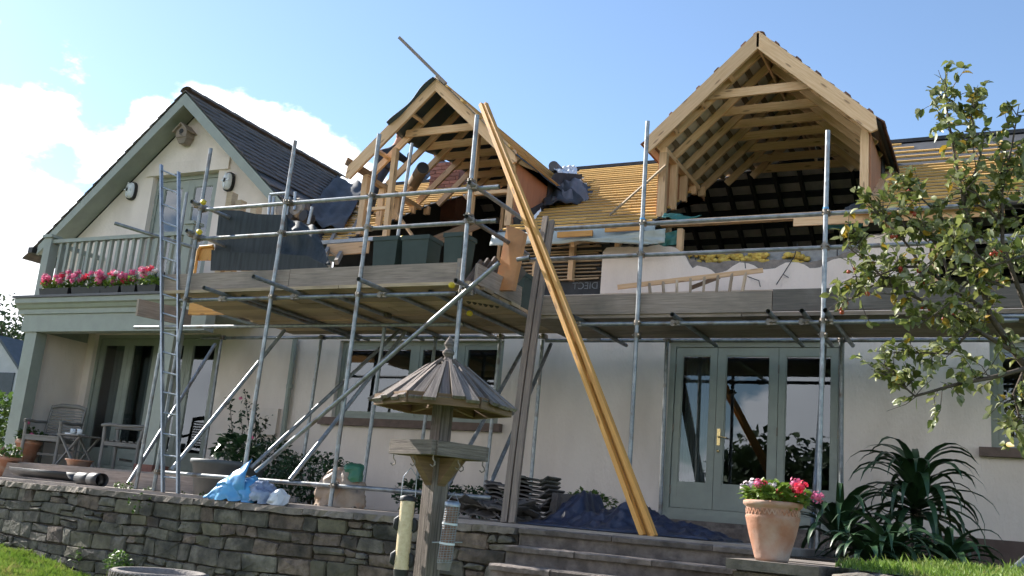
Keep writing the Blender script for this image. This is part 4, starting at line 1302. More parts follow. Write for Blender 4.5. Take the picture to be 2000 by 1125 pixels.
for p in ((1118, 617), (1313, 614), (1500, 608), (1566, 607), (1612, 606), (1850, 605)):
    A = at(*p, Z=zt2); A.y = max(A.y, 9.6)
    tb('transom', V((A.x, A.y, zt2)), V((A.x, 11.62, zt2)), scR); couple(V((A.x, yr2, zt2 - .05)), scR, 1.57)
zd2 = zt2 + TR + .021
y = YR + .20
while y < 11.3:
    c1 = rnd(-3.4, -1.2)
    board(xr_ + .03, c1 - .004, y, zd2, .222, .038, greyboard, scR); board(c1 + .004, 4, y, zd2 + .002, .222, .038, greyboard, scR)
    y += .2335
ztb2 = zd2 + .019 + .113
xj = at(1509, 590, Y=YR + .085).x
m = MB(); m.beam((xr_ + .1, YR + .085, ztb2), (xj - .004, YR + .085, ztb2), .036, .225); m.build('toe_board', greyboard, scR)
dk = mat('dark_weathered_board', (.17, .145, .125), (.11, .095, .085), .88, 3, coord='UV', stretch=GR, bump=.3, c3=(.25, .22, .2), s3=2)
m = MB(); m.beam((xj + .004, YR + .083, ztb2 + .012), (4, YR + .083, ztb2 + .012), .036, .225); m.build('toe_board', dk, scR)
P = at(1160, 664, Y=YI - .05); m = MB(); m.box(P.x - .09, P.x + .09, P.y - .01, P.y, P.z - .02, P.z + .03); m.build('name_plate', rusty, scR)

# ================================================================== leaning timber and ladders
def lean(name, label, cat, p0, p1, w, t, mt, group=None):
    A, B = V(p0), V(p1)
    tt = thing(name, label, cat, A, group)
    m = MB(); m.beam(A, B, w, t, up=(.3, 1, 0)); m.build('timber', mt, tt)
    return tt
A = at(1268, 1045, Y=8.42); A.z = ZT; B = at(944, 203, Y=9.35)
for k, (dx, dy, ext, lab) in enumerate(((-.055, 0, 0, 'yellow sawn timber leaning on the scaffold, left of the bundle'), (.005, .045, .02, 'yellow sawn timber leaning on the scaffold, rear middle of the bundle'), (.05, -.01, -.02, 'yellow sawn timber leaning on the scaffold, right of the bundle'))):
    tt = thing('sawn_timber', lab, 'timber', A + V((dx, dy, 0)), 'yellow timbers leaning on the scaffold')
    m = MB(); m.bent(A + V((dx, dy, 0)), B + V((dx * .55, dy, ext)), .046, .046, (.35, 1, 0), (.03 + .004 * k, -.05, 0)); m.build('board', larch, tt)
plankm = mat('brown_grey_plank', (.26, .20, .155), (.16, .122, .095), .85, 3, coord='UV', stretch=GR, rand=.12, bump=.25)
A = at(985, 1018, Y=8.6); A.z = ZT; B = at(1066, 424, Y=9.95)
A2 = at(1000, 1020, Y=8.6); A2.z = ZT; B2 = at(1078, 432, Y=9.95)
for a, b_, lab in ((A, B, 'long weathered grey plank leaning on the scaffold, left of the pair'), (A2, B2, 'long weathered grey plank leaning on the scaffold, right of the pair')):
    tt = thing('scaffold_plank', lab, 'plank', a, 'grey planks leaning on the scaffold')
    m = MB(); m.bent(a, b_, .045, .062, (1, 0, 0), (rnd(-.03, .03), -.04, 0)); m.build('board', plankm, tt)
# aluminium ladder
alu_d = alu
lad = thing('access_ladder', 'tall grey aluminium ladder tied to the left end of the scaffold', 'ladder', at(330, 957, Y=8.62))
a0, a1 = at(319, 957, Y=8.62), at(315, 322, Y=8.95); b0, b1 = at(349, 957, Y=8.66), at(349, 336, Y=8.98)
a0.z = b0.z = ZT
for a, b_ in ((a0, a1), (b0, b1)):
    m = MB(); m.beam(a, b_, .024, .045, up=(0, 1, 0)); m.build('stile', alu, lad)
nr = 17
for i in range(nr):
    t_ = (i + .7) / nr
    m = MB(); m.tube(lerp(a0, a1, t_), lerp(b0, b1, t_), .011, 8); m.build('rung', alu, lad)
# roof ladder left of the bare dormer
rl = thing('roof_ladder', 'wooden roof ladder laid on the battens left of the bare dormer', 'ladder', at(650, 515, Y=10.7))
a0, a1 = at(636, 498, Y=10.9), roofpt(684, 396) + V((0, 0, .08)); b0, b1 = at(657, 512, Y=10.8), roofpt(722, 396) + V((0, 0, .08))
for a, b_ in ((a0, a1), (b0, b1)):
    m = MB(); m.beam(a, b_, .05, .07, up=(0, -.5, .866)); m.build('stile', teak, rl)
for i in range(9):
    t_ = (i + .5) / 9
    m = MB(); m.beam(lerp(a0, a1, t_), lerp(b0, b1, t_), .035, .03); m.build('rung', pine if i % 2 else deckboard, rl)
# old wooden ladder on its side on the right deck
ol = thing('wooden_ladder', 'old wooden ladder lying on its edge on the right scaffold deck', 'ladder', at(1350, 565, Y=11.3))
a0, a1 = at(1206, 561, Y=11.0), at(1490, 528, Y=11.6)
b0, b1 = a0 + V((.18, -.25, -.36)), a1 + V((-.05, -.12, -.42))
m = MB(); m.beam(a0, a1, .03, .055); m.build('stile', pine, ol)
m = MB(); m.beam(b0, b1, .03, .055); m.build('stile', deckboard, ol)
for i in range(8):
    t_ = .22 + i * .095
    m = MB(); m.beam(lerp(a0, a1, t_), lerp(b0, b1, t_), .03, .03); m.build('rung', deckboard, ol)
m = MB(); m.beam(at(1405, 541, Y=11.7), at(1350, 562, Y=11.5), .03, .05); m.build('brace', brownwood, ol)
tt = thing('roof_lath', 'single grey lath laid diagonally across the battens beside the finished dormer', 'lath', roofpt(1196, 428))
m = MB(); m.beam(roofpt(1192, 430) + V((0, -.03, .06)), at(1303, 326, Y=12.0) + V((0, -.06, 0)), .075, .022, up=(0, -.5, .866)); m.build('lath', deckboard, tt)

# ================================================================== things on the left deck
zdk = zd + .02
def sheet(label, pts, y, dy, mt, name='rubber_sheet', grp='dark sheets stood along the left deck'):
    t = thing(name, label, 'sheet', at(*pts[0], Y=y), grp)
    P = [at(a, b_, Y=y) for a, b_ in pts]
    m = MB(); m.prism(P, (0, dy, 0)); m.build('panel', mt, t)
sheet('upper dark rubber sheet stood on edge behind the toe board', [(418, 502), (428, 410), (468, 411), (500, 418), (560, 420), (560, 500)], 9.35, .02, rubber)
sheet('lower dark rubber sheet stood on edge directly behind the toe board', [(411, 528), (413, 488), (470, 494), (560, 497), (600, 500), (640, 520), (636, 528)], 9.1, .02, rubber)
t = thing('rubber_tarpaulin', 'dark grey tarpaulin hanging in folds beside the rubber sheets', 'tarpaulin', at(590, 520, Y=9.3))
cloth('cover', [at(540, 420, Y=9.4), at(612, 436, Y=9.5), at(648, 520, Y=9.2), at(536, 524, Y=9.2)], rubber, t, .04, 20, seed=12)
for k, (p, q, lab) in enumerate((((453, 377), (447, 420), 'tallest square timber post behind the rubber sheets'), ((470, 392), (466, 425), 'middle square timber post behind the rubber sheets'), ((500, 402), (494, 425), 'shortest square timber post behind the rubber sheets'))):
    P = at(*p, Y=9.7); t = thing('timber_post', lab, 'post', V((P.x, 9.7, zdk)), 'timber posts stood on the left deck')
    m = MB(); m.box(P.x - .05, P.x + .05, 9.66, 9.77, zdk, P.z); m.build('post', deckboard, t)
# yellow barrier frame
t = thing('yellow_barrier', 'yellow plastic barrier panel at the left end of the deck', 'barrier', at(398, 525, Y=9.3))
a, b_ = at(388, 486, Y=9.3), at(413, 483, Y=9.3)
m = MB(); m.prism([at(386, 492, Y=9.3), at(391, 483, Y=9.3), at(416, 481, Y=9.3), at(414, 508, Y=9.3), at(384, 508, Y=9.3)], (0, .03, 0)); m.build('panel', larch, t)
m = MB(); m.path([V((at(384, 526, Y=9.3).x, 9.28, zdk)), at(387, 490, Y=9.28), at(391, 482, Y=9.28), at(416, 480, Y=9.28)], .018, 8); m.build('frame', larch, t)
# hoist
t = thing('roof_hoist', 'small metal roof hoist with motor behind the rubber sheets', 'hoist', at(560, 430, Y=10.2))
for p, q in (((528, 382), (524, 430)), ((528, 380), (560, 377)), ((565, 385), (560, 420)), ((610, 404), (602, 438)), ((535, 385), (532, 420)), ((577, 375), (575, 410))):
    m = MB(); m.path([at(*p, Y=10.2), at(*q, Y=10.2)], .022, 8); m.build('frame_bar', alu, t)
for p, r_ in (((585, 408), .14), ((600, 425), .09), ((556, 412), .11), ((573, 424), .08)):
    P = at(*p, Y=10.3); m = MB(); m.lathe((0, 0, 0), [(0, -.09), (r_ * .8, -.09), (r_, -.06), (r_, .06), (r_ * .8, .09), (0, .09)], 14)
    o = MB(); o.add([(P.x + v[0], P.y + v[2], P.z + v[1]) for v in m.v], m.f, None, False); o.build('drum', rusty if r_ > .1 else blackp, t)
# crates
def crate(px0, px1, pyt, y, lab, dy=.3):
    A = at(px0, pyt, Y=y); B = at(px1, pyt, Y=y)
    t = thing('plastic_crate', lab, 'crate', V(((A.x + B.x) / 2, y, zdk)), 'dark green crates on the left deck')
    m = MB(); x0, x1, zt0 = A.x, B.x, A.z; e = .03
    # tapered shell with rim
    vs = []
    for (k, z) in ((e, zdk), (0.0, zt0 - .05), (-.012, zt0 - .05), (-.012, zt0), (.02, zt0), (.05, zdk + .04)):
        vs += [(x0 + k, y + k, z), (x1 - k, y + k, z), (x1 - k, y + dy - k, z), (x0 + k, y + dy - k, z)]
    fs = [(3, 2, 1, 0)]
    for i in range(5):
        for q in range(4): fs.append((i * 4 + q, i * 4 + (q + 1) % 4, (i + 1) * 4 + (q + 1) % 4, (i + 1) * 4 + q))
    fs.append((20, 21, 22, 23))
    m.add(vs, fs); m.build('tub', crate_m, t)
crate(731, 777, 463, 9.5, 'dark green plastic crate on the left deck, leftmost of three')
crate(787, 838, 461, 9.5, 'dark green plastic crate on the left deck, middle of three')
crate(869, 905, 455, 9.4, 'dark green plastic crate on the left deck beside the corner pole')
crate(1000, 1026, 533, 10.6, 'dark plastic crate on the right deck beside the orange board', .25)
for k in range(6):
    P = at(912 + k * 11, 520, Y=9.5 + k * .05); P.z = zdk
    t = thing('slate_slab', ('dark slate slab leaning in the row by the deck end, %s' % ('nearest the corner pole', 'second from the corner pole', 'third from the corner pole', 'third from the orange board', 'second from the orange board', 'nearest the orange board')[k]), 'slate', P, 'slates leaning at the deck end')
    m = MB(); m.beam(P, P + V((.10 + .02 * k, .25, .42 + .03 * (k % 3))), .22, .03, up=(1, -.3, 0)); m.build('slab', tile_d, t)
t = thing('orange_board', 'tall orange-brown board leaning at the right end of the deck', 'board', at(985, 568, Y=9.6))
m = MB(); P = [at(965, 567, Y=9.45), at(1000, 567, Y=9.45), at(1024, 455, Y=9.75), at(1010, 446, Y=9.75), at(990, 440, Y=9.75)]
m.prism(P, (.02, .05, 0)); m.build('panel', osb, t)
t = thing('brown_plank', 'brown plank propped up behind the corner pole', 'plank', at(850, 475, Y=10))
m = MB(); m.beam(at(845, 472, Y=10), at(935, 437, Y=10.2), .03, .12); m.build('board', brownwood, t)
t = thing('brown_plank', 'short brown prop standing between the crates', 'plank', at(856, 500, Y=10))
m = MB(); m.beam(at(853, 505, Y=9.9), at(855, 478, Y=9.95), .06, .06); m.build('board', pine, t)
t = thing('aluminium_rail', 'short aluminium rail lying across the roof ladder', 'rail', at(627, 473, Y=10.7))
m = MB(); m.beam(at(626, 474, Y=10.7), at(737, 466, Y=10.7), .04, .05); m.build('bar', alu, t)
t = thing('pale_plank', 'pale plank on edge at the foot of the roof ladder', 'plank', at(670, 490, Y=11.3))
m = MB(); m.beam(at(640, 488, Y=11.2), at(720, 482, Y=11.2), .04, .18); m.build('board', pine, t)
t = thing('felt_roll', 'dark rolled felt standing inside the bare dormer', 'roll', at(822, 345, Y=13))
m = MB(); A, B = at(826, 328, Y=12.6), at(800, 372, Y=13.4); m.path([A, B], .10, 16); m.build('roll', deckboard, t)
m = MB(); m.path([A + (A - B).normalized() * .004, A + (A - B).normalized() * .01], .094, 16); m.build('core', blackp, t)
t = thing('chimney_stump', 'reddish masonry stump behind the rafters of the bare dormer', 'chimney', at(866, 372, Y=15.3))
A, B = at(838, 372, Y=15.2), at(898, 318, Y=15.2)
m = MB(); m.box(A.x, B.x, 15.2, 15.8, A.z - .6, B.z); m.build('stack', brick_m, t)
z = A.z - .2
row = 0
while z < B.z - .03:
    x = A.x - (.11 if row % 2 else 0)
    while x < B.x:
        a_, c_x = max(x, A.x - .012), min(x + .215, B.x + .012)
        if c_x - a_ > .04:
            m = MB(); m.box(a_, c_x, 15.185, 15.25, z, z + .062); m.build('brick', brick_m, t)
        x += .225
    z += .074; row += 1
# white sheeting and rolled felt on the roof beside the bare dormer
t = thing('white_sheeting', 'crumpled white plastic sheeting on the roof behind the bare dormer', 'sheeting', roofpt(1120, 350))
cloth('sheet', [at(1100, 322, Y=14.6), at(1128, 322, Y=14.9), at(1126, 355, Y=14.4), at(1104, 348, Y=14.2)], whitep, t, .035, 14, seed=21)
cloth('sheet', [at(1075, 318, Y=14.3), at(1104, 330, Y=14.5), at(1120, 350, Y=14.2), at(1090, 340, Y=14.1)], whitep, t, .03, 12, seed=22)
t = thing('grey_felt_heap', 'heap of blue-grey felt beside the bare dormer cheek', 'felt', roofpt(1120, 380))
cloth('sheet', [at(1092, 342, Y=13.9), at(1134, 352, Y=13.9), at(1152, 384, Y=13.2), at(1075, 396, Y=12.9)], membrane, t, .04, 18, seed=23)
cloth('sheet', [at(1060, 352, Y=13.6), at(1100, 350, Y=13.7), at(1140, 392, Y=13.0), at(1062, 404, Y=12.7)], felt, t, .05, 16, seed=24)
P = at(1081, 324, Y=14.2)
t = thing('felt_roll', 'grey felt roll end showing above the bare dormer roof', 'roll', P)
m = MB(); m.path([P, P + V((-.15, .8, .1))], .085, 14); m.build('roll', membrane, t)

# ================================================================== people on the roof
def person(name, label, joints, edges, radii, zones, loc):
    me = bpy.data.meshes.new('person')
    o = bpy.data.objects.new('person', me); col.objects.link(o); o.location = loc
    me.from_pydata([tuple(V(j) - V(loc)) for j in joints], edges, [])
    o.modifiers.new('skin', 'SKIN')
    for i, r_ in enumerate(radii): me.skin_vertices[0].data[i].radius = r_ if isinstance(r_, tuple) else (r_, r_)
    me.skin_vertices[0].data[0].use_root = True
    ss = o.modifiers.new('sub', 'SUBSURF'); ss.levels = 2; ss.render_levels = 2
    for md in o.modifiers:
        if md.type == 'SKIN': md.use_smooth_shade = True
    m = bpy.data.materials.new(name + '_clothes'); m.use_nodes = True
    t = m.node_tree; b = t.nodes['Principled BSDF']; b.inputs['Roughness'].default_value = .8
    tcn = t.nodes.new('ShaderNodeTexCoord'); sp = t.nodes.new('ShaderNodeSeparateXYZ'); t.links.new(tcn.outputs['Object'], sp.inputs[0])
    prev = None; z0 = zones[0][0]
    for z, c in zones:
        if prev is None:
            rgb = t.nodes.new('ShaderNodeRGB'); rgb.outputs[0].default_value = (*c, 1); prev = rgb.outputs[0]; continue
        g = t.nodes.new('ShaderNodeMath'); g.operation = 'GREATER_THAN'; g.inputs[1].default_value = z - loc[2]; t.links.new(sp.outputs[2], g.inputs[0])
        mx = t.nodes.new('ShaderNodeMix'); mx.data_type = 'RGBA'; mx.inputs['B'].default_value = (*c, 1)
        t.links.new(g.outputs[0], mx.inputs['Factor']); t.links.new(prev, mx.inputs['A']); prev = mx.outputs['Result']
    t.links.new(prev, b.inputs['Base Color'])
    me.materials.append(m)
    tag(o, label, 'person', 'builders on the roof')
    return o
def fig(pelvis, neck, head, lfoot, rfoot, lknee, rknee, lel, lha, rel, rha, lsh, rsh):
    chest = lerp(pelvis, neck, .68); belly = lerp(pelvis, neck, .34); nb = lerp(neck, head, .35)
    top = head + (head - neck).normalized() * .09
    J = [pelvis, belly, chest, neck, nb, head, top, lsh, lel, lha, rsh, rel, rha, lknee, lfoot, rknee, rfoot]
    E_ = [(0, 1), (1, 2), (2, 3), (3, 4), (4, 5), (5, 6), (2, 7), (7, 8), (8, 9), (2, 10), (10, 11), (11, 12), (0, 13), (13, 14), (0, 15), (15, 16)]
    Rr = [(.16, .13), (.15, .12), (.18, .13), .075, .06, (.088, .098), .06, .075, .052, .04, .075, .052, .04, .075, .055, .075, .055]
    return J, E_, Rr
pel, nk, hd = at(737, 335, Y=12.6), at(770, 292, Y=12.7), at(786, 268, Y=12.62)
nk = lerp(pel, nk, 1.0)
lf, rf = roofpt(706, 428) + V((0, 0, .05)), roofpt(724, 420) + V((0, 0, .05))
J, E_, Rr = fig(pel, nk, hd, lf, rf, at(712, 380, Y=12.45), at(730, 375, Y=12.5), at(745, 320, Y=12.65), at(765, 325, Y=12.5), at(800, 320, Y=13.0), at(800, 300, Y=12.6), at(746, 300, Y=12.6), at(778, 302, Y=12.85))
p1 = person('builder', 'builder in dark jacket and jeans leaning over the bare dormer roof', J, E_, Rr, [(-9, (.035, .055, .11)), (pel.z + .02, (.018, .02, .03)), (nk.z + .045, (.50, .27, .20))], lf)
def headgear(o, head, mt, nm, cap_=.55):
    b = MB(); n = 14; vs = []
    for i in range(6):
        ph = math.pi * cap_ * i / 5
        for q in range(n):
            a_ = 2 * math.pi * q / n
            vs.append(head + V((math.cos(a_) * math.sin(ph) * .105, math.sin(a_) * math.sin(ph) * .112 + .012, math.cos(ph) * .125)))
    b.add(vs, [(i * n + q, (i + 1) * n + q, (i + 1) * n + (q + 1) % n, i * n + (q + 1) % n) for i in range(5) for q in range(n)], None, True)
    b.build(nm, mt, o)
def face(o, head, look):
    look = V(look).normalized(); sx = look.cross(V((0, 0, 1))).normalized()
    b = MB(); b.path([head + look * .085 + V((0, 0, .02)), head + look * .115 - V((0, 0, .025))], [.008, .016], 8); b.build('nose', p_skin, o)
    for s in (-1, 1):
        b = MB(); b.path([head + sx * s * .092 + V((0, 0, .03)), head + sx * s * .096 - V((0, 0, .03))], [.018, .014], 8); b.build('ear', p_skin, o)
        b = MB(); P = head + look * .088 + sx * s * .032 + V((0, 0, .022)); b.path([P - sx * .008, P + sx * .008], .006, 6); b.build('eye', blackp, o)
    P = head + look * .09 - V((0, 0, .05)); b = MB(); b.path([P - sx * .02, P + sx * .02], .005, 6); b.build('mouth', p_lip, o)
p_skin = mat('skin', (.50, .27, .20), (.46, .24, .18), .6, 20)
p_lip = mat('lip', (.30, .12, .10), None, .6)
headgear(p1, hd + V((0, 0, .015)), hair_m, 'hair', .5); face(p1, hd, (.9, -.5, -.3))
pel, nk, hd = at(866, 352, Y=16.6), at(862, 320, Y=16.5), at(857, 303, Y=16.45)
lf = pel + V((-.1, .3, -.8)); rf = pel + V((.12, .3, -.8))
J, E_, Rr = fig(pel, nk, hd, lf, rf, pel + V((-.1, .05, -.42)), pel + V((.12, .05, -.42)), nk + V((-.27, -.1, -.3)), nk + V((-.2, -.3, -.4)), nk + V((.27, -.1, -.3)), nk + V((.2, -.3, -.4)), nk + V((-.19, 0, -.05)), nk + V((.19, 0, -.05)))
p2 = person('builder_back', 'builder in a white cap behind the rafters of the bare dormer', J, E_, Rr, [(-9, (.03, .04, .06)), (pel.z, (.10, .12, .16)), (nk.z + .04, (.50, .27, .20))], lf)
headgear(p2, hd + V((0, 0, .015)), whitep, 'cap', .52); face(p2, hd, (.2, -1, -.2))
# ================================================================== terrace things
def xf(mb, loc, rz_=0.0, sc=1.0, tilt=None):
    c, s = math.cos(rz_), math.sin(rz_); o = V(loc)
    M_ = Matrix.Rotation(rz_, 3, 'Z')
    if tilt: M_ = M_ @ Matrix.Rotation(tilt[0], 3, tilt[1])
    mb.v = [tuple(M_ @ (V(p) * sc) + o) for p in mb.v]
    return mb
PF = .192                                                    # porch floor
# teak armchairs
def chair(label, loc, rot):
    t = thing('garden_chair', label, 'chair', loc, 'teak garden chairs on the porch')
    def P(name, fn, mt=teak):
        b = MB(); fn(b); xf(b, loc, rot); b.build(name, mt, t)
    w, d_ = .29, .27
    for x in (-w, w):
        P('leg', lambda b: b.path([(x, -d_, 0), (x, -d_, .42), (x, -d_ - .015, .63)], [.026, .026, .024], 8))
        P('leg', lambda b: b.path([(x, d_, 0), (x, d_ - .01, .42), (x, d_ + .10, .96)], [.026, .026, .02], 8))
        P('arm', lambda b: (b.path([(x * 1.04, -d_ - .06, .645), (x * 1.04, -d_ + .06, .665), (x * 1.04, 0, .655), (x * 1.03, d_ + .05, .68)], [.024, .027, .024, .022], 8)))
        P('side_rail', lambda b: b.beam((x, -d_, .38), (x, d_, .38), .03, .06))
    P('front_rail', lambda b: b.beam((-w, -d_, .39), (w, -d_, .39), .03, .07))
    P('rear_rail', lambda b: b.beam((-w, d_, .38), (w, d_, .38), .03, .06))
    P('stretcher', lambda b: b.beam((-w, 0, .16), (w, 0, .16), .025, .035))
    for i in range(6):
        y = lerp(-d_ + .01, d_ - .04, i / 5); P('seat_slat', lambda b: b.beam((-w + .02, y, .43), (w - .02, y, .43), .065, .018))
    P('top_rail', lambda b: b.path([(-w, d_ + .10, .93), (-w * .5, d_ + .115, .965), (w * .5, d_ + .115, .965), (w, d_ + .10, .93)], [.03, .036, .036, .03], 8))
    P('lower_back_rail', lambda b: b.beam((-w, d_ + .012, .50), (w, d_ + .012, .50), .025, .045))
    for i in range(9):
        z = .545 + i * .042; P('back_slat', lambda b: b.beam((-w + .02, d_ + .012 + (z - .5) * .185, z), (w - .02, d_ + .012 + (z - .5) * .185, z), .016, .024))
chair('grey teak armchair on the porch beside the terracotta pot', V((-13.72, 11.15, PF)), R(20))
chair('grey teak armchair on the porch right of the little table', V((-12.25, 11.35, PF)), R(-62))
c0 = V((-13.02, 11.1, PF))
t = thing('folding_table', 'small folding teak table holding cups between the porch chairs', 'table', c0)
for i in range(5):
    b = MB(); y = c0.y - .2 + i * .1; b.beam((c0.x - .24, y, PF + .47), (c0.x + .24, y, PF + .47), .085, .018); b.build('top_slat', teak, t)
for y in (-.18, .18):
    for s in (-1, 1):
        b = MB(); b.beam(c0 + V((-.21 * s, y, 0)), c0 + V((.19 * s, y + .02 * s, .455)), .022, .04, up=(0, 1, 0)); b.build('leg', teak, t)
b = MB(); b.beam(c0 + V((-.02, -.2, .23)), c0 + V((-.02, .2, .23)), .02, .02); b.build('spreader', teak, t)
for dx, lab in ((-.08, 'white mug with dark print on the folding table, left one'), (.07, 'white mug on the folding table, right one')):
    P = c0 + V((dx, -.08, .482)); t = thing('mug', lab, 'mug', P, 'mugs on the folding table')
    b = MB(); b.lathe(P, [(0, 0), (.036, 0), (.04, .09), (.036, .09), (.033, .01), (0, .01)], 16); b.build('cup', whitep, t)
    b = MB(); b.path([P + V((.037, -.01, .07)), P + V((.062, -.015, .06)), P + V((.062, -.015, .035)), P + V((.036, -.01, .02))], .006, 6); b.build('handle', whitep, t)
P = c0 + V((-.15, .02, .482)); t = thing('newspaper', 'folded newspaper lying on the folding table', 'newspaper', P)
b = MB(); b.prism([P + V((-.08, -.12, 0)), P + V((.08, -.12, 0)), P + V((.08, .12, 0)), P + V((-.08, .12, 0))], (0, 0, .025)); b.build('paper', whitep, t)

# ------------------------------------------------------------------ leaves
def leafmesh(name, L, W, fold=.25, curl=.2, n=4):
    b = MB(); vs = []
    for i in range(n + 1):
        t_ = i / n; w = W * (math.sin(math.pi * min(1, t_ * .92 + .06)) ** .8) * .5
        y = L * t_; z = -curl * L * t_ * t_
        vs += [(-w, y, z + fold * w), (0, y, z), (w, y, z + fold * w)]
    fs = []
    for i in range(n):
        for k in range(2): fs.append((i * 3 + k, i * 3 + k + 1, (i + 1) * 3 + k + 1, (i + 1) * 3 + k))
    b.add(vs, fs, None, True)
    return b
def add_leaf(mb, src, P, d, roll=0.0, sc=1.0):
    d = V(d).normalized(); q = d.to_track_quat('Y', 'Z'); M_ = (q.to_matrix() @ Matrix.Rotation(roll, 3, 'Y')) * sc
    mb.add([M_ @ V(p) + V(P) for p in src.v], src.f, None, True)
LF = leafmesh('l', .05, .042, .3, .25, 3)
def rdir(up=.3): 
    v = V((random.gauss(0, 1), random.gauss(0, 1), random.gauss(0, 1) + up)); return v.normalized()
def foliage(parent, P, rx, ry, rz_, n, mt=None, L=.06, name='foliage', top=False):
    b = MB(); src = leafmesh('l', L, L * .85, .3, .3, 2)
    for _ in range(n):
        while True:
            q = V((rnd(-1, 1), rnd(-1, 1), rnd(-1, 1)))
            if q.length < 1: break
        if rnd(0, 1) < .6: q = q.normalized() * rnd(.7, 1)
        p = V(P) + V((q.x * rx, q.y * ry, q.z * rz_))
        add_leaf(b, src, p, (V((q.x, q.y, abs(q.z) * .4 + .1)) + rdir() * .8), rnd(-.6, .6), rnd(.6, 1.3))
    return b.build(name, mt or leafm, parent, kind='stuff')
def bloom(parent, P, r_, mt, name='flower_head'):
    b = MB(); b.lathe(V(P), [(0, -r_ * .7), (r_ * .55, -r_ * .45), (r_ * .75, 0), (r_ * .55, r_ * .45), (0, r_ * .7)], 8)
    for _ in range(30):
        d = rdir(.3); p = V(P) + d * r_ * rnd(.75, 1.0)
        e1 = d.orthogonal().normalized(); e2 = d.cross(e1); k = r_ * rnd(.38, .55)
        b.add([p - e1 * k * .3, p + d * k * .4 + e2 * k * .5 + e1 * k * .3, p + d * k * .55 + e1 * k, p + d * k * .4 - e2 * k * .5 + e1 * k * .3], [(0, 1, 2, 3)], None, False)
    return b.build(name, mt, parent)
def stems(parent, pairs, r_=.004, name='stem', mt=None):
    for a, c in pairs:
        b = MB(); m_ = lerp(V(a), V(c), .5) + V((rnd(-.01, .01), rnd(-.01, .01), 0)); b.path([a, m_, c], r_, 5); b.build(name, mt or leafm, parent)
def pot(loc, r0, r1, h, parent, mt=terracotta, rim=.035):
    b = MB(); b.lathe(loc, [(0, 0), (r0, 0), (lerp(r0, r1, .85), h * .80), (r1 * 1.0, h * .80), (r1 + .012, h * .84), (r1 + .012, h), (r1 - .02, h), (r1 - .03, h - .04), (0, h - .05)], 28); b.build('pot', mt, parent)
def potted(label, loc, r0, r1, h, fol, blooms=(), name='flower_pot', mt=terracotta):
    t = thing(name, label, 'plant pot', loc, 'terracotta pots')
    pot(loc, r0, r1, h, t, mt)
    b = MB(); b.lathe(V(loc), [(r1 - .025, h - .035), (0, h - .03)], 20); b.build('soil', soil, t)
    if fol: foliage(t, V(loc) + V((0, 0, h + fol[2] * .35)), *fol)
    for dx, dy, dz_, r_, mt2 in blooms:
        P = V(loc) + V((dx, dy, h + dz_)); bloom(t, P, r_, mt2); stems(t, [(V(loc) + V((dx * .4, dy * .4, h)), P)])
    return t
P = at(78, 905, Y=11.0); P = V((-14.02, 11.0, PF))
potted('terracotta pot with a few pink blooms behind the porch armchair', P, .12, .19, .36, (.24, .2, .13, 260), ((-.06, -.05, .26, .035, pinkf), (.12, -.08, .08, .03, pinkf)))
P = V((at(12, 905, Y=10.4).x, 10.4, ZT)); potted('terracotta pot at the left edge of the picture by the wall', P, .13, .2, .30, (.2, .18, .14, 200), ((.0, -.1, .1, .03, pinkf),))
P = V((at(153, 912, Y=10.7).x, 10.7, PF)); potted('low red terracotta bowl on the porch floor', P, .15, .19, .10, None)
geran = mat('geranium_leaf', (.13, .22, .03), (.18, .27, .045), .5, 3, rand=.2, trans=.35)
# big geranium pot on the pier
P = V((at(1507, 1090, Y=6.5).x, 6.5, -.128))
t = thing('geranium_pot', 'large terracotta pot of pink red and white geraniums on the pier', 'plant pot', P)
b = MB(); b.lathe(P, [(0, 0), (.098, 0), (.105, .02), (.145, .16), (.165, .25), (.168, .265), (.162, .275), (.162, .315), (.168, .325), (.182, .335), (.184, .355), (.175, .362), (.160, .36), (.155, .32), (0, .31)], 40); b.build('pot', terracotta, t)
b = MB()
for k in range(34):                                          # incised chevron band
    a0_, a1_ = 2 * math.pi * k / 34, 2 * math.pi * (k + .5) / 34
    for a_, c_a in ((a0_, a1_), (a1_, a1_ + (a1_ - a0_))):
        z0, z1 = (.278, .312) if a_ == a0_ else (.312, .278)
        b.beam(P + V((.1635 * math.cos(a_), .1635 * math.sin(a_), z0)), P + V((.1635 * math.cos(c_a), .1635 * math.sin(c_a), z1)), .007, .007)
b.build('chevron_band', terracotta, t, kind='stuff')
foliage(t, P + V((.02, 0, .40)), .20, .16, .075, 460, geran, .05)
for px_, py_, r_, mt2 in ((1458, 952, .036, whitef), (1470, 946, .032, whitef), (1480, 944, .026, pinkf), (1488, 949, .034, redf), (1502, 955, .032, whitef), (1524, 958, .036, redf), (1512, 948, .018, whitef), (1552, 945, .036, pinkf), (1564, 952, .038, redf), (1553, 957, .034, redf), (1597, 971, .034, pinkf)):
    q = at(px_, py_, Y=6.45 + rnd(-.1, .1)); bloom(t, q, r_, mt2); stems(t, [(V((lerp(P.x, q.x, .55), 6.5, P.z + .38)), q)], .003)
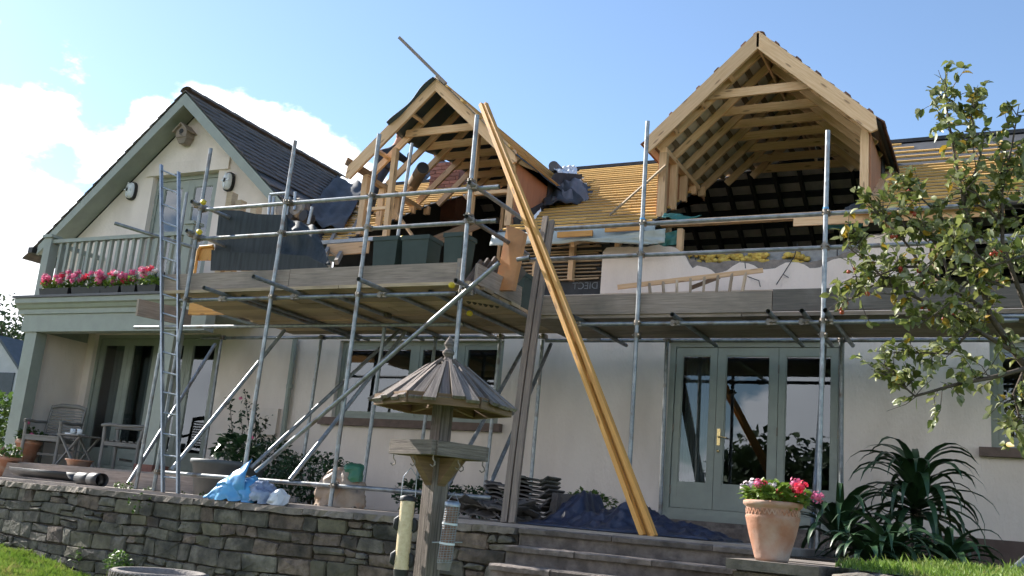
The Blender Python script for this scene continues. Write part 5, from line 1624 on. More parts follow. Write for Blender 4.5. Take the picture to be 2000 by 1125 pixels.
# flower troughs on the balcony edge
for k, (x0p, x1p) in enumerate(((82, 142), (144, 205), (200, 240), (240, 272), (272, 312))):
    x0, x1 = at(x0p, 570, Y=10.76).x, at(x1p, 562, Y=10.76).x
    P = V(((x0 + x1) / 2, 10.78, 2.842))
    t = thing('flower_trough', 'black trough of pink geraniums on the balcony edge, %s from the left' % ('first', 'second', 'third', 'fourth', 'fifth')[k], 'trough', P, 'flower troughs on the balcony')
    b = MB(); hw = (x1 - x0) / 2 - .012
    b.prism([(P.x - hw + .02, 10.70, 2.842), (P.x + hw - .02, 10.70, 2.842), (P.x + hw, 10.685, 2.95), (P.x - hw, 10.685, 2.95)], (0, .15, 0)); b.build('trough', blackp, t)
    foliage(t, P + V((0, -.02, .17)), hw * 1.08, .10, .09, int(900 * hw), geran, .05)
    for j in range(int(hw * 44)):
        q = V((P.x + rnd(-hw, hw), 10.72 + rnd(-.09, .06), 2.842 + rnd(.18, .36)))
        bloom(t, q, rnd(.036, .06), random.choice([pinkf, pinkf, pinkf, redf, whitef])); stems(t, [(V((q.x + rnd(-.04, .04), 10.76, 2.98)), q)], .003)

# ------------------------------------------------------------------ odds and ends along the wall top
WT = -.085
P = at(95, 935, Y=9.35); t = thing('black_gutter_lengths', 'black plastic gutter trough lying along the wall top', 'gutter', V((P.x, 9.4, WT)))
a0, a1 = V((at(20, 925, Y=9.6).x, 9.75, ZT + .04)), V((at(150, 942, Y=9.25).x, 9.25, ZT + .03))
b = MB(); d_ = (a1 - a0).normalized(); sx = V((-d_.y, d_.x, 0))
n = 8; vs = []
for p in (a0, a1):
    for q in range(n + 1):
        a_ = math.pi * q / n; vs.append(p + sx * math.cos(a_) * .16 + V((0, 0, .11 - math.sin(a_) * .11)))
b.add(vs, [(q, q + 1, n + 2 + q, n + 1 + q) for q in range(n)], None, True); b.build('channel', blackp, t, solid=.008)
P = V((at(176, 945, Y=9.05).x, 9.08, ZT + .075)); t = thing('black_pipe', 'short black plastic pipe with grey collar on the wall top', 'pipe', P)
b = MB(); b.path([P, P + V((-.38, .12, 0))], .075, 18, caps=False); b.build('pipe_body', blackp, t, solid=.006)
b = MB(); b.path([P + V((.25, -.08, 0)), P + V((-.02, .005, 0))], .082, 18, caps=False); b.build('collar', blackp, t, solid=.006)
# blue bag
def heap(fn, nu, nv, name, mt, parent, solid=.003):
    b = MB(); b.grid(fn, nu, nv); return b.build(name, mt, parent, solid=solid)
def crumple(P, size, seed, h):
    def f(u, v):
        a_ = 2 * math.pi * u; r_ = v
        k = 1 + .35 * mnoise.noise(V((math.cos(a_) * 1.3 + seed, math.sin(a_) * 1.3, seed))) 
        x = math.cos(a_) * size[0] * k * math.sin(math.pi * min(1, r_ * .5 + .0)) ; y = math.sin(a_) * size[1] * k * math.sin(math.pi * r_ * .5)
        z = h * (math.cos(math.pi * r_ * .5) ** .8) * (1 + .3 * mnoise.noise(V((x * 6 + seed, y * 6, 3))))
        j = .05 * ((1 - abs(mnoise.noise(V((x * 5, y * 5 + seed, z * 5))))) ** 3 - .4) + .022 * ((1 - abs(mnoise.noise(V((x * 13 + z * 5, y * 13 + seed, z * 13))))) ** 3 - .4)
        return V(P) + V((x + j * .7, y + j, max(0.003, z + j)))
    return f
P = V((at(468, 985, Y=8.5).x, 8.52, WT))
t = thing('blue_bag', 'crumpled bright blue plastic bag lying on the wall top', 'bag', P)
b = MB()
b.grid(crumple(P + V((-.05, 0, 0)), (.34, .2), 1.3, .26), 72, 28); b.build('bag_body', bluebag, t)
b = MB(); q0 = P + V((-.02, .05, .12)); b.grid(lambda u, v: lerp(lerp(P + V((-.42, -.12, .03)), P + V((.12, -.06, .46)), u), lerp(P + V((-.30, -.16, .0)), P + V((.16, -.14, .12)), u), v) + V((0, .04 * mnoise.noise(V((u * 4, v * 4, 5))) - .05 * math.sin(v * 3), .03 * mnoise.noise(V((u * 5, v * 3, 1))))), 16, 10); b.build('flap', bluebag, t, solid=.003)
P = V((at(505, 980, Y=8.45).x, 8.46, WT)); t = thing('clear_bag', 'clear grey plastic bag leaning against the blue bag', 'bag', P)
b = MB(); b.grid(crumple(P, (.19, .14), 4.2, .22), 56, 22); b.build('bag_body', mat('clear_plastic', (.30, .36, .48), (.16, .20, .30), .25, 6, bump=.3), t)
P = V((at(540, 985, Y=8.45).x, 8.45, WT)); t = thing('white_bag', 'small crumpled white plastic bag on the wall top', 'bag', P)
b = MB(); b.grid(crumple(P, (.10, .09), 7.7, .15), 44, 18); b.build('bag_body', whitep, t)
# grey planter tub with plant
P = V((at(398, 965, Y=9.15).x, 9.5, ZT)); t = thing('planter_tub', 'large round dark grey planter tub behind the scaffold rail', 'planter', P)
b = MB(); b.lathe(P, [(0, 0), (.36, 0), (.42, .36), (.45, .37), (.45, .42), (.42, .42), (.40, .36), (0, .34)], 32); b.build('tub', mat('grey_tub', (.10, .11, .115), (.075, .082, .088), .6), t)
foliage(t, P + V((.1, 0, .55)), .28, .2, .18, 130, strap, .13, 'broad_leaves')
# rubble sacks: green and buff
P = V((at(655, 985, Y=9.0).x, 9.05, ZT)); t = thing('buff_sack', 'torn buff compost sack standing behind the rail', 'sack', P)
b = MB(); b.grid(crumple(P, (.28, .16), 9.1, .42), 64, 26); b.build('sack_body', mat('buff_plastic', (.40, .30, .22), (.28, .20, .14), .5, 7, bump=.2, c3=(.45, .16, .05), s3=5), t)
P2 = P + V((.10, .02, .26)); t = thing('green_bucket', 'green and orange plastic sack tipped over the buff sack', 'sack', P2)
b = MB(); b.grid(crumple(P2, (.17, .10), 2.6, .22), 56, 22); b.build('sack_body', mat('green_plastic', (.05, .19, .10), (.03, .12, .07), .4, 3, bump=.15, c3=(.6, .2, .02), s3=4, f3=(.62, .66)), t)
# shrubs by the wall
def shrub(label, P, r_, n, mt, L=.06, nm='shrub'):
    t = thing(nm, label, 'shrub', P, 'shrubs by the wall')
    foliage(t, V(P) + V((0, 0, r_[2])), r_[0], r_[1], r_[2], n, mt, L)
    for k in range(5):
        b = MB(); b.path([V(P) + V((rnd(-.1, .1), 0, 0)), V(P) + V((rnd(-.5, .5) * r_[0], rnd(-.5, .5) * r_[1], r_[2] * 1.3))], [.012, .005], 6); b.build('stem', bark, t)
shrub('dark low shrub behind the blue bag', V((at(600, 960, Y=10.6).x, 10.7, ZT)), (.62, .35, .34), 1500, strap, .055)
shrub('dark leafy shrub under the kitchen window sill', V((at(520, 900, Y=11.2).x, 11.25, ZT)), (.55, .3, .42), 1300, strap, .055)
shrub('small leafy shrub beside the bird table post', V((at(830, 955, Y=10.8).x, 10.9, ZT)), (.5, .25, .22), 700, strap, .06)
shrub('low weedy clump behind the tile pile', V((at(925, 955, Y=11).x, 11.2, ZT)), (.5, .25, .2), 700, strap, .05)
shrub('ragged grassy clump between tarpaulin and wall', V((at(1140, 968, Y=11.2).x, 11.4, ZT)), (.38, .2, .22), 600, leafm, .06)
t = thing('climbing_rose', 'thin climbing rose with pink buds against the wall', 'rose', V((at(490, 900, Y=11.5).x, 11.5, ZT)))
base = V((at(482, 905, Y=11.5).x, 11.5, ZT))
b = MB(); src = leafmesh('l', .055, .04, .3, .3, 2)
for tip in ((447, 770), (478, 765), (470, 800), (450, 840), (505, 820), (525, 815), (540, 850), (455, 880), (515, 860), (500, 790)):
    q = at(*tip, Y=11.55 + rnd(-.1, .1)); mid_ = lerp(base, q, .5) + V((rnd(-.12, .12), 0, .1))
    pts_ = [base + V((rnd(-.05, .05), 0, 0)), lerp(base, mid_, .6), mid_, lerp(mid_, q, .6), q]
    k = MB(); k.path(pts_, [.009, .008, .006, .005, .003], 6); k.build('stem', bark, t)
    for _ in range(46):
        u = rnd(.3, 1.0); i = min(3, int(u * 4)); p = lerp(pts_[i], pts_[i + 1], u * 4 - i)
        add_leaf(b, src, p + rdir() * .05, rdir(-.1), rnd(-1, 1), rnd(.7, 1.4))
b.build('leaves', strap, t, kind='stuff')
for tip in ((470, 778), (448, 776), (492, 855)):
    bloom(t, at(*tip, Y=11.45), .025, pinkf)
# tile stacks
P = V((at(1035, 1010, Y=9.4).x, 9.5, ZT))
ts = thing('tile_stack', 'neat stack of old lichened roof tiles beside the leaning planks', 'tiles', P)
def rooftile(c, w, d_, rot=0, tilt=0):
    b = MB(); n = 8; vs = []
    for yy in (-d_ / 2, d_ / 2):
        for q in range(n + 1):
            u = q / n; x = (u - .5) * w; z = .035 * (1 if u < .12 or u > .88 else math.sin((u - .12) / .76 * math.pi * 2) * .35)
            vs.append((x, yy, z))
    b.add(vs, [(q, q + 1, n + 2 + q, n + 1 + q) for q in range(n)], None, False)
    xf(b, c, rot, 1.0, (tilt, 'X') if tilt else None)
    return b
for i in range(11):
    rooftile(P + V((rnd(-.03, .03), rnd(-.02, .02), .03 + i * .042)), .42, .34, rnd(-.12, .12)).build('roof_tile', tile_d if i < 9 else stone_g, ts, solid=.016)
for i in range(9):
    rooftile(P + V((-.36 + rnd(-.03, .03), .02 + rnd(-.03, .03), .03 + i * .042)), .34, .34, rnd(-.1, .1)).build('roof_tile', tile_d, ts, solid=.016)
P = V((at(965, 1005, Y=9.1).x, 9.1, ZT)); ts = thing('tile_pile', 'loose pile of broken dark roof tiles left of the neat stack', 'tiles', P)
for i in range(16):
    rooftile(P + V((rnd(-.35, .28), rnd(-.15, .2), .03 + rnd(0, .13))), .36, .32, rnd(-1, 1), rnd(-.35, .35)).build('roof_tile', tile_d, ts, solid=.016)
for i in range(2):
    rooftile(P + V((.62 + i * .08, .3, .17)), .3, .32, rnd(-.3, .3), 1.35).build('roof_tile', tile_d, ts, solid=.016)
# navy tarpaulin heap
x0, x1 = at(1045, 1020, Y=9.0).x, at(1415, 1055, Y=9.2).x
t = thing('navy_tarpaulin', 'dark navy tarpaulin heaped on the terrace behind the yellow timbers', 'tarpaulin', V((lerp(x0, x1, .4), 9.2, ZT)))
def tarp(u, v):
    x = lerp(x0, x1, u) + .03 * mnoise.noise(V((u * 9, v * 9, 1))); y = lerp(8.62, 9.9, v) + .08 * math.sin(u * 9)
    g4 = lambda a_, c_, w_: math.exp(-((a_ - c_) / w_) ** 4)
    hh = .25 * g4(u, .17, .075) * g4(v, .60, .34) + .14 * g4(u, .40, .20) * g4(v, .55, .34) + .07 * math.exp(-((u - .52) / .05) ** 2 - ((v - .5) / .3) ** 2) + .10 * math.exp(-((u - .62) / .14) ** 2 - ((v - .5) / .3) ** 2) + .05 * math.exp(-((u - .8) / .2) ** 2 - ((v - .5) / .2) ** 2)
    n1 = mnoise.noise(V((u * 6, v * 4, 4.2))); n2 = (1 - abs(mnoise.noise(V((u * 11 + v * 5, v * 6 - u * 3, 7.2))))) ** 3; n3 = (1 - abs(mnoise.noise(V((u * 21 - v * 7, v * 10 + u * 4, 1.2))))) ** 4
    e = min(1, min(u, 1 - u) * 12, min(v, 1 - v) * 7)
    return (x, y, ZT + .006 + max(0, (hh + .10 * abs(n1) * (.3 + hh * 2) + .045 * n2 + .022 * n3) * (.25 + .75 * e)) * (1 if e > .05 else .15))
b = MB(); b.grid(tarp, 100, 48, True); b.build('sheet', navy, t, solid=.004)

# ================================================================== bird table
BY = 3.62
C = at(866, 790, Y=BY); C = V((C.x, BY, 0))
bt = thing('bird_table', 'weathered oak bird table with six-sided plank roof and finial', 'bird table', V((C.x, C.y, -1.5)))
viewd = math.atan2(-C.y, -C.x)                               # direction toward the eye
zr = at(856, 792, Y=BY).z; za = at(868, 700, Y=BY).z; rr = .288
for f_ in range(6):
    a0_ = viewd - R(30) + f_ * R(60); a1_ = a0_ + R(60)
    A_, B_ = V((math.cos(a0_) * rr, math.sin(a0_) * rr, 0)), V((math.cos(a1_) * rr, math.sin(a1_) * rr, 0))
    top_ = V((0, 0, za - zr)); n_ = (B_ - A_).cross(top_ - A_).normalized()
    for k in range(5):
        u0, u1 = k / 5 + .012, (k + 1) / 5 - .012
        lo0, lo1 = lerp(A_, B_, u0), lerp(A_, B_, u1); out_ = (lerp(A_, B_, .5)).normalized() * rnd(-.012, .03) + V((0, 0, rnd(-.02, -.004)))
        w_ = .10
        hi0, hi1 = lerp(lo0, top_, .93 - abs(k - 2) * .10 * (1 if k < 2 else .8)), lerp(lo1, top_, .93 - abs(k - 2) * .10 * (.8 if k < 2 else 1))
        ctr = lerp(A_, B_, .5); 
        base_ = C + V((0, 0, zr)); lift = n_ * rnd(.0, .016)
        b = MB()
        q = [base_ + p + lift for p in (lo0 + out_, lo1 + out_, hi1, hi0)]
        L_ = (hi0 - lo0).length; r0 = rnd(0, 9)
        vs = q + [p + n_ * .014 for p in q]
        fs = [(3, 2, 1, 0), (4, 5, 6, 7), (0, 1, 5, 4), (1, 2, 6, 5), (2, 3, 7, 6), (3, 0, 4, 7)]
        uvq = [(r0, 0), (r0, .06), (r0 + L_, .05), (r0 + L_, .01)]
        uv = [[uvq[i % 4] for i in f] for f in fs]
        b.add(vs, fs, uv); b.build('roof_plank', oldwood, bt)
    b = MB(); b.beam(C + V((0, 0, zr)) + A_ * .97, C + V((0, 0, zr)) + B_ * .97, .02, .045); b.build('eaves_batten', brownwood, bt)
    b = MB(); b.beam(C + V((0, 0, zr - .002)) + A_ * .95, C + V((0, 0, zr + .02)), .02, .03); b.build('roof_bearer', brownwood, bt)
b = MB(); b.lathe(C + V((0, 0, za - .03)), [(.024, 0), (.026, .016), (.017, .03), (.016, .038), (.024, .046), (.026, .057), (.016, .068), (.012, .073), (.020, .084), (.021, .094), (.012, .110), (.004, .124), (0, .13)], 16); b.build('finial', oldwood, bt)
zt0 = at(850, 880, Y=BY).z
tr_ = viewd + R(45) + R(-6)
def rotbox(name, x0, x1, y0, y1, z0, z1, mt):
    b = MB(); b.box(x0, x1, y0, y1, z0, z1); xf(b, V((C.x, C.y, 0)), tr_); b.build(name, mt, bt)
hs = .14
for s in (-1, 1):
    rotbox('tray_edge', -hs, hs, s * hs - .011, s * hs + .011, zt0 - .028, zt0 + .03, oldwood)
    rotbox('tray_edge', s * hs - .011, s * hs + .011, -hs + .012, hs - .012, zt0 - .0281, zt0 + .0301, oldwood)
rotbox('tray_floor', -hs + .012, hs - .012, -hs + .012, hs - .012, zt0 - .026, zt0 - .010, brownwood)
# post leans a little as the photo shows
pb = V((C.x, C.y, -1.5))
def post(z0, z1, w, nm):
    b = MB(); b.beam(pb + V((0, 0, z0 + 1.5)), pb + V((0, 0, z1 + 1.5)), w, w, up=(math.cos(tr_), math.sin(tr_), 0)); b.build(nm, oldwood, bt)
post(-1.52, zt0 - .03, .075, 'post'); post(zt0 - .009, zr + .03, .062, 'upper_post')
for k in range(4):
    a_ = tr_ + R(90) * k; d_ = V((math.cos(a_), math.sin(a_), 0)); sx = V((-d_.y, d_.x, 0))
    b = MB(); b.prism([V((C.x, C.y, zt0 - .03)) + d_ * .036 - sx * .02, V((C.x, C.y, zt0 - .03)) + d_ * .135 - sx * .02, V((C.x, C.y, zt0 - .145)) + d_ * .036 - sx * .02], sx * .04); b.build('bracket', brownwood, bt)
def hook(P, nm='hook'):
    b = MB(); b.path([P, P + V((0, 0, -.015)), P + V((.010, 0, -.025)), P + V((.012, 0, -.036)), P + V((0, 0, -.044)), P + V((-.010, 0, -.036))], .0025, 6); b.build(nm, rusty, bt)
for k in range(4):
    hook(V((C.x, C.y, zt0 - .03)) + V((math.cos(tr_ + R(45 + 90 * k)), math.sin(tr_ + R(45 + 90 * k)), 0)) * hs * 1.32)
    hook(V((C.x, C.y, zt0 - .03)) + V((math.cos(tr_ + R(90 * k)), math.sin(tr_ + R(90 * k)), 0)) * hs * .92)
# seed feeder and peanut feeder
def feeder(label, px_, pyt, pyb, r_, fill, ports, name):
    T = at(px_[0], pyt, Y=BY - .06); B = at(px_[1], pyb, Y=BY - .06)
    t = thing(name, label, 'bird feeder', B, 'bird feeders hanging from the bird table')
    d_ = (T - B).normalized()
    b = MB(); b.path([B + d_ * .01, T - d_ * .01], r_, 20); b.build('tube', fill, t)
    b = MB(); b.path([T - d_ * .008, T + d_ * .006, T + d_ * .014], [r_ * 1.12, r_ * 1.15, r_ * .6], 20); b.build('lid', blackp if ports else alu, t)
    b = MB(); b.path([B - d_ * .03, B + d_ * .012], [r_ * .9, r_ * 1.08], 20); b.build('base', blackp if ports else urn_m, t)
    e1 = CR
    if ports:
        for k, s in ((.33, -1), (.36, 1), (.80, -1), (.83, 1)):
            P = lerp(T, B, k) + e1 * s * r_
            b = MB(); b.path([P - e1 * s * .004 + d_ * .022, P + e1 * s * .008 + d_ * .012, P + e1 * s * .010 - d_ * .018, P - d_ * .026], [.010, .013, .012, .009], 8); b.build('feeding_port', blackp, t)
        b = MB(); b.path([T + e1 * r_, T + d_ * .09 + e1 * r_ * .9, T + d_ * .125, T + d_ * .09 - e1 * r_ * .9, T - e1 * r_], .0022, 6); b.build('hanging_wire', alu, t)
    else:
        b = MB()
        for k in range(14):
            a_ = 2 * math.pi * k / 14; o_ = (CR * math.cos(a_) + d_.cross(CR).normalized() * math.sin(a_)) * (r_ + .001)
            b.path([B + o_, T + o_], .0010, 4, caps=False)
        for k in range(24):
            P = lerp(B, T, k / 24); n = 14; vs = [P + (CR * math.cos(2 * math.pi * q / n) + d_.cross(CR).normalized() * math.sin(2 * math.pi * q / n)) * (r_ + .0015) for q in range(n + 1)]
            b.path(vs, .0010, 4, caps=False)
        b.build('mesh_cage', alu, t, kind='stuff')
        for k in (.34, .68):
            P = lerp(T, B, k); c = MB(); c.path([P - d_ * .004, P + d_ * .004], r_ * 1.12, 20); c.build('band', whitep, t)
        P = lerp(T, B, .66); c = MB(); c.path([P - CR * .06, P + CR * .06], .003, 6); c.build('perch', alu, t)
        b = MB(); b.path([T + CR * r_, T + d_ * .05, T - CR * r_], .002, 6); b.build('hanging_wire', alu, t)
feeder('clear tube seed feeder with black ports and cap left of the post', (797, 783), 974, 1118, .0295, seedm, True, 'seed_feeder')
feeder('wire mesh peanut feeder with grey lid right of the post', (884, 868), 985, 1098, .028, nutm, False, 'peanut_feeder')
# stone urn at the bottom edge
P = at(310, 1128, Y=5.2); P = V((P.x, 5.2, -1.48)); zt1 = at(310, 1115, Y=5.2).z
t = thing('stone_bowl', 'round carved stone planter bowl on the lawn below the wall', 'planter', P)
h = zt1 + 1.48
b = MB(); b.lathe(P, [(0, 0), (.15, 0), (.15, .05), (.09, .12), (.08, h * .45), (.15, h * .58), (.255, h * .8), (.28, h * .93), (.298, h * .95), (.305, h * .985), (.298, h), (.27, h), (.255, h * .97), (.23, h * .9), (0, h * .86)], 48); b.build('bowl', urn_m, t)
b = MB()
for k in range(56):
    a_ = 2 * math.pi * k / 56
    b.beam(P + V((math.cos(a_) * .308, math.sin(a_) * .308, h * .945)), P + V((math.cos(a_ + .07) * .308, math.sin(a_ + .07) * .308, h * .99)), .02, .012)
b.build('rope_rim', urn_m, t, kind='stuff')
# ================================================================== spiky plants by the right wall
def strapplant(label, P, n, L, up, crown_z=0.0):
    t = thing('spiky_plant', label, 'plant', P, 'strap-leaved plants by the right wall')
    if crown_z:
        b = MB(); b.path([V(P), V(P) + V((0, 0, crown_z * .6)), V(P) + V((.02, 0, crown_z))], [.05, .045, .04], 10); b.build('stem', bark, t)
    for k in range(n):
        a_ = k * 2.39996 + rnd(-.2, .2); el = lerp(up[0], up[1], (k / n) ** .7) + rnd(-.1, .1)
        ll = L * rnd(.75, 1.15); w = rnd(.075, .115) * (L / .8) ** .5
        zc = crown_z * (1 - .35 * (1 - k / n)) if crown_z else 0
        o_ = V(P) + V((0, 0, zc)); d_ = V((math.cos(a_), math.sin(a_), 0)); sx = V((-d_.y, d_.x, 0))
        m_ = 9; vs = []; x = z = 0.0; ang = el; twist = rnd(-.5, .5)
        for i in range(m_ + 1):
            u = i / m_
            ww = w * (min(1, u * 5 + .35)) * (1 - u ** 2.2) * .5 + .001
            sv = (sx * math.cos(twist * u) + V((0, 0, 1)) * math.sin(twist * u))
            p = o_ + d_ * x + V((0, 0, z))
            p.y = min(p.y, 11.9)
            p.z = max(p.z, -.10)
            vs += [p - sv * ww + V((0, 0, ww * .35)), p, p + sv * ww + V((0, 0, ww * .35))]
            x += math.cos(ang) * ll / m_; z += math.sin(ang) * ll / m_; ang -= (2.9 + rnd(-.4, .6)) / m_ * (.35 + u * 1.2)
        b = MB(); b.add(vs, [(i * 3 + q, i * 3 + q + 1, i * 3 + q + 4, i * 3 + q + 3) for i in range(m_) for q in range(2)], None, True)
        b.build('leaf', strap, t)
gz_ = -.10
P = V((at(1790, 1060, Y=10.6).x, 10.6, gz_)); strapplant('tallest strap-leaved plant with a drooping crown by the right wall', P, 78, .86, (-.25, 1.5), .66)
P = V((at(1735, 1070, Y=9.2).x, 9.2, gz_)); strapplant('strap-leaved plant in front of the tall one', P, 34, .75, (.35, 1.3))
P = V((at(1640, 1060, Y=10.0).x, 10.0, gz_)); strapplant('strap-leaved plant at the foot of the scaffold pole', P, 40, .9, (.4, 1.35), .18)
P = V((at(1850, 1080, Y=9.8).x, 9.8, gz_)); strapplant('low strap-leaved plant at the right end of the clump', P, 28, .7, (.25, 1.2))
P = V((at(1690, 1075, Y=8.9).x, 8.9, gz_)); strapplant('small strap-leaved plant nearest the flower pot', P, 22, .55, (.3, 1.2))

# ================================================================== crab apple tree reaching in from the right
tree = thing('crab_apple_tree', 'crab apple tree with red fruit reaching in from the right edge', 'tree', V((2.15, 6.9, -.1)))
limbs = [
    [(2060, 790, 7.0), (1985, 690, 6.9), (1930, 610, 6.8), (1902, 500, 6.7), (1882, 400, 6.6), (1864, 300, 6.6), (1852, 215, 6.6), (1850, 172, 6.6)],
    [(1985, 690, 6.9), (1900, 640, 6.7), (1820, 600, 6.6), (1745, 560, 6.5), (1690, 505, 6.5), (1650, 478, 6.5)],
    [(2040, 710, 6.9), (1930, 735, 6.7), (1860, 755, 6.6), (1790, 770, 6.5), (1752, 745, 6.5), (1722, 708, 6.5)],
    [(1930, 610, 6.8), (1860, 560, 6.7), (1800, 520, 6.6), (1762, 470, 6.6), (1728, 425, 6.6), (1700, 405, 6.6)],
    [(2010, 620, 6.9), (1962, 480, 6.7), (1955, 380, 6.7), (1978, 270, 6.7), (1990, 205, 6.7)],
    [(1902, 500, 6.7), (1840, 430, 6.7), (1795, 385, 6.7), (1765, 362, 6.7)],
    [(2030, 650, 6.9), (2005, 540, 6.8), (2015, 400, 6.8), (2005, 300, 6.8)],
    [(2010, 700, 6.9), (1985, 770, 6.8), (1990, 820, 6.8), (1975, 840, 6.8)],
    [(1900, 640, 6.7), (1860, 690, 6.6), (1800, 690, 6.6), (1745, 682, 6.6)],
    [(1745, 560, 6.5), (1700, 560, 6.5), (1660, 585, 6.5), (1638, 600, 6.5)],
    [(1860, 560, 6.7), (1835, 480, 6.6), (1790, 440, 6.6), (1750, 440, 6.6)],
    [(1882, 400, 6.6), (1915, 300, 6.7), (1895, 230, 6.7), (1905, 190, 6.7)],
    [(1955, 440, 6.7), (1910, 380, 6.6), (1870, 360, 6.5)],
    [(1960, 560, 6.5), (1900, 540, 6.4), (1850, 600, 6.4), (1790, 640, 6.4)],
    [(2000, 500, 6.4), (1940, 520, 6.3), (1880, 470, 6.3), (1830, 500, 6.3), (1780, 550, 6.3)],
    [(1800, 520, 6.6), (1750, 520, 6.5), (1700, 545, 6.4), (1665, 540, 6.4)],
]
b = MB(); b.path([V((2.15, 6.9, -.12)), V((2.1, 6.9, .5)), V((1.9, 6.95, .95)), at(2060, 790, Y=7.0)], [.11, .09, .075, .05], 12)
b.build('trunk', bark, tree)
tips = []
for li, L_ in enumerate(limbs):
    pts_ = [at(a, c, Y=y) for a, c, y in L_]
    n = len(pts_); r0 = .026 if li == 0 else (.016 if li < 5 else .010)
    b = MB(); b.path([p + rdir(0) * (.015 if 0 < i < n - 1 else 0) for i, p in enumerate(pts_)], [lerp(r0, .0025, i / (n - 1)) for i in range(n)], 7); b.build('branch', bark, tree)
    total_ = sum((q - p).length for p, q in zip(pts_, pts_[1:]))
    for k in range(int(total_ / .031)):
        u = rnd(.10, 1.0) * (n - 1); i = min(n - 2, int(u)); p = lerp(pts_[i], pts_[i + 1], u - i)
        d_ = (rdir(.25) + (pts_[i + 1] - pts_[i]).normalized() * .6).normalized()
        ln = rnd(.06, .26)
        q = p + d_ * ln * .5 + rdir() * .02; q2 = p + d_ * ln + V((0, 0, rnd(-.02, .03)))
        tips.append((p, q, q2))
b = MB()
for p, q, q2 in tips: b.path([p, q, q2], [.003, .0025, .0015], 4, caps=False)
b.build('twigs', bark, tree, kind='stuff')
leaves = []
for p, q, q2 in tips:
    for _ in range(random.choice((5, 6, 7, 8, 9))):
        u = rnd(.15, 1.05); P = lerp(lerp(p, q, u), lerp(q, q2, u), u) + rdir() * .012
        leaves.append((P, (rdir(-.15) + (q2 - p).normalized() * .5).normalized(), rnd(-1.3, 1.3), rnd(.62, 1.25)))
random.shuffle(leaves)
protos = []
for L_, W_, fo, cu in ((.062, .040, .35, .25), (.054, .038, .6, .5), (.066, .036, .2, .1), (.050, .040, .8, .35)):
    protos.append(leafmesh('leaf', L_, W_, fo, cu, 3))
def mkmesh(pb, mt):
    me = bpy.data.meshes.new('leaf'); me.from_pydata([tuple(v) for v in pb.v], [], pb.f); me.polygons.foreach_set('use_smooth', [True] * len(pb.f)); me.materials.append(mt); return me
pm = [mkmesh(p, apple_leaf) for p in protos]; pmy = mkmesh(protos[0], leaf_y)
lo_ = wloc(tree)
single = sorted(range(len(leaves)), key=lambda i: -leaves[i][3])
for rank, i in enumerate(single[:290]):
    P, d_, roll, sc = leaves[i]
    o = bpy.data.objects.new('leaf', pmy if rank % 17 == 0 else pm[i % 4]); col.objects.link(o); o.parent = tree
    o.location = P - lo_
    o.rotation_mode = 'QUATERNION'; o.rotation_quaternion = d_.to_track_quat('Y', 'Z') @ Matrix.Rotation(roll, 3, 'Y').to_quaternion(); o.scale = (sc,) * 3
mats_ = [apple_leaf, leaf_y, mat('pale_apple_leaf', (.24, .26, .13), (.30, .31, .18), .45, 3, trans=.2), mat('dark_apple_leaf', (.095, .13, .032), (.12, .155, .04), .45, 3, trans=.35)]
b = MB()
for j, i in enumerate(single[290:]):
    P, d_, roll, sc = leaves[i]; pb_ = protos[i % 4]
    q = d_.to_track_quat('Y', 'Z').to_matrix() @ Matrix.Rotation(roll, 3, 'Y')
    b.add([q @ (V(p) * sc) + P for p in pb_.v], pb_.f, None, True, random.choice((0, 0, 0, 2, 2, 3, 3, 0, 0, 3, 2, 1 if rnd(0, 1) < .4 else 0)))
b.build('foliage', mats_, tree, kind='stuff')
bb_ = MB(); bb_.lathe((0, 0, 0), [(0, -.0125), (.009, -.010), (.0125, 0), (.0095, .009), (.003, .0115), (0, .010)], 10)
bmesh_ = bpy.data.meshes.new('berry'); bmesh_.from_pydata([tuple(v) for v in bb_.v], [], bb_.f); bmesh_.polygons.foreach_set('use_smooth', [True] * len(bb_.f)); bmesh_.materials.append(berry_m)
for k in range(14):
    p, q, q2 = random.choice(tips)
    for _ in range(random.choice((2, 3, 3, 4))):
        o = bpy.data.objects.new('berry', bmesh_); col.objects.link(o); o.parent = tree; o.location = q + rdir(-1.2) * rnd(.02, .045) - lo_; o.scale = (rnd(.8, 1.25),) * 3

# ================================================================== grass
def blades(name, pts_, hmin, hmax):
    b = MB(); vs = []; fs = []
    for P in pts_:
        pn = mnoise.noise(V((P.x * 2.2, P.y * 2.2, 0))); h = rnd(hmin, hmax) * (1 + .9 * pn) * (1.7 if rnd(0, 1) < .03 else 1); a_ = rnd(0, 6.28); w = rnd(.003, .006); d_ = V((math.cos(a_), math.sin(a_), 0)); ln = V((rnd(-.5, .5), rnd(-.5, .5), 0)) * h
        n = len(vs); vs += [P - d_ * w, P + d_ * w, P + ln * .35 + V((0, 0, h * .6)) + d_ * w * .7, P + ln + V((0, 0, h))]
        fs += [(n, n + 1, n + 2), (n, n + 2, n + 3)]
    b.add(vs, fs); return b.build(name, grassm, None, kind='stuff')
gp = []
while len(gp) < 26000:
    x = rnd(-14.5, -6.5); y = rnd(5.2, 9.6)
    P = V((x, y, lawn_z(x, y)))
    # keep in front of the wall
    for a, c in zip(WALL[1:], WALL[2:]):
        if a.x <= x <= c.x: yw = lerp(a.y, c.y, (x - a.x) / (c.x - a.x)); break
    else: yw = 9.4
    if y > yw - .04: continue
    q = proj(P)
    if -80 < q[0] < 330 and q[1] < 1180: gp.append(P)
g = blades('lawn_grass', gp, .035, .085); tag(g, 'bright sunlit grass below the stone wall', 'grass')
gp = []
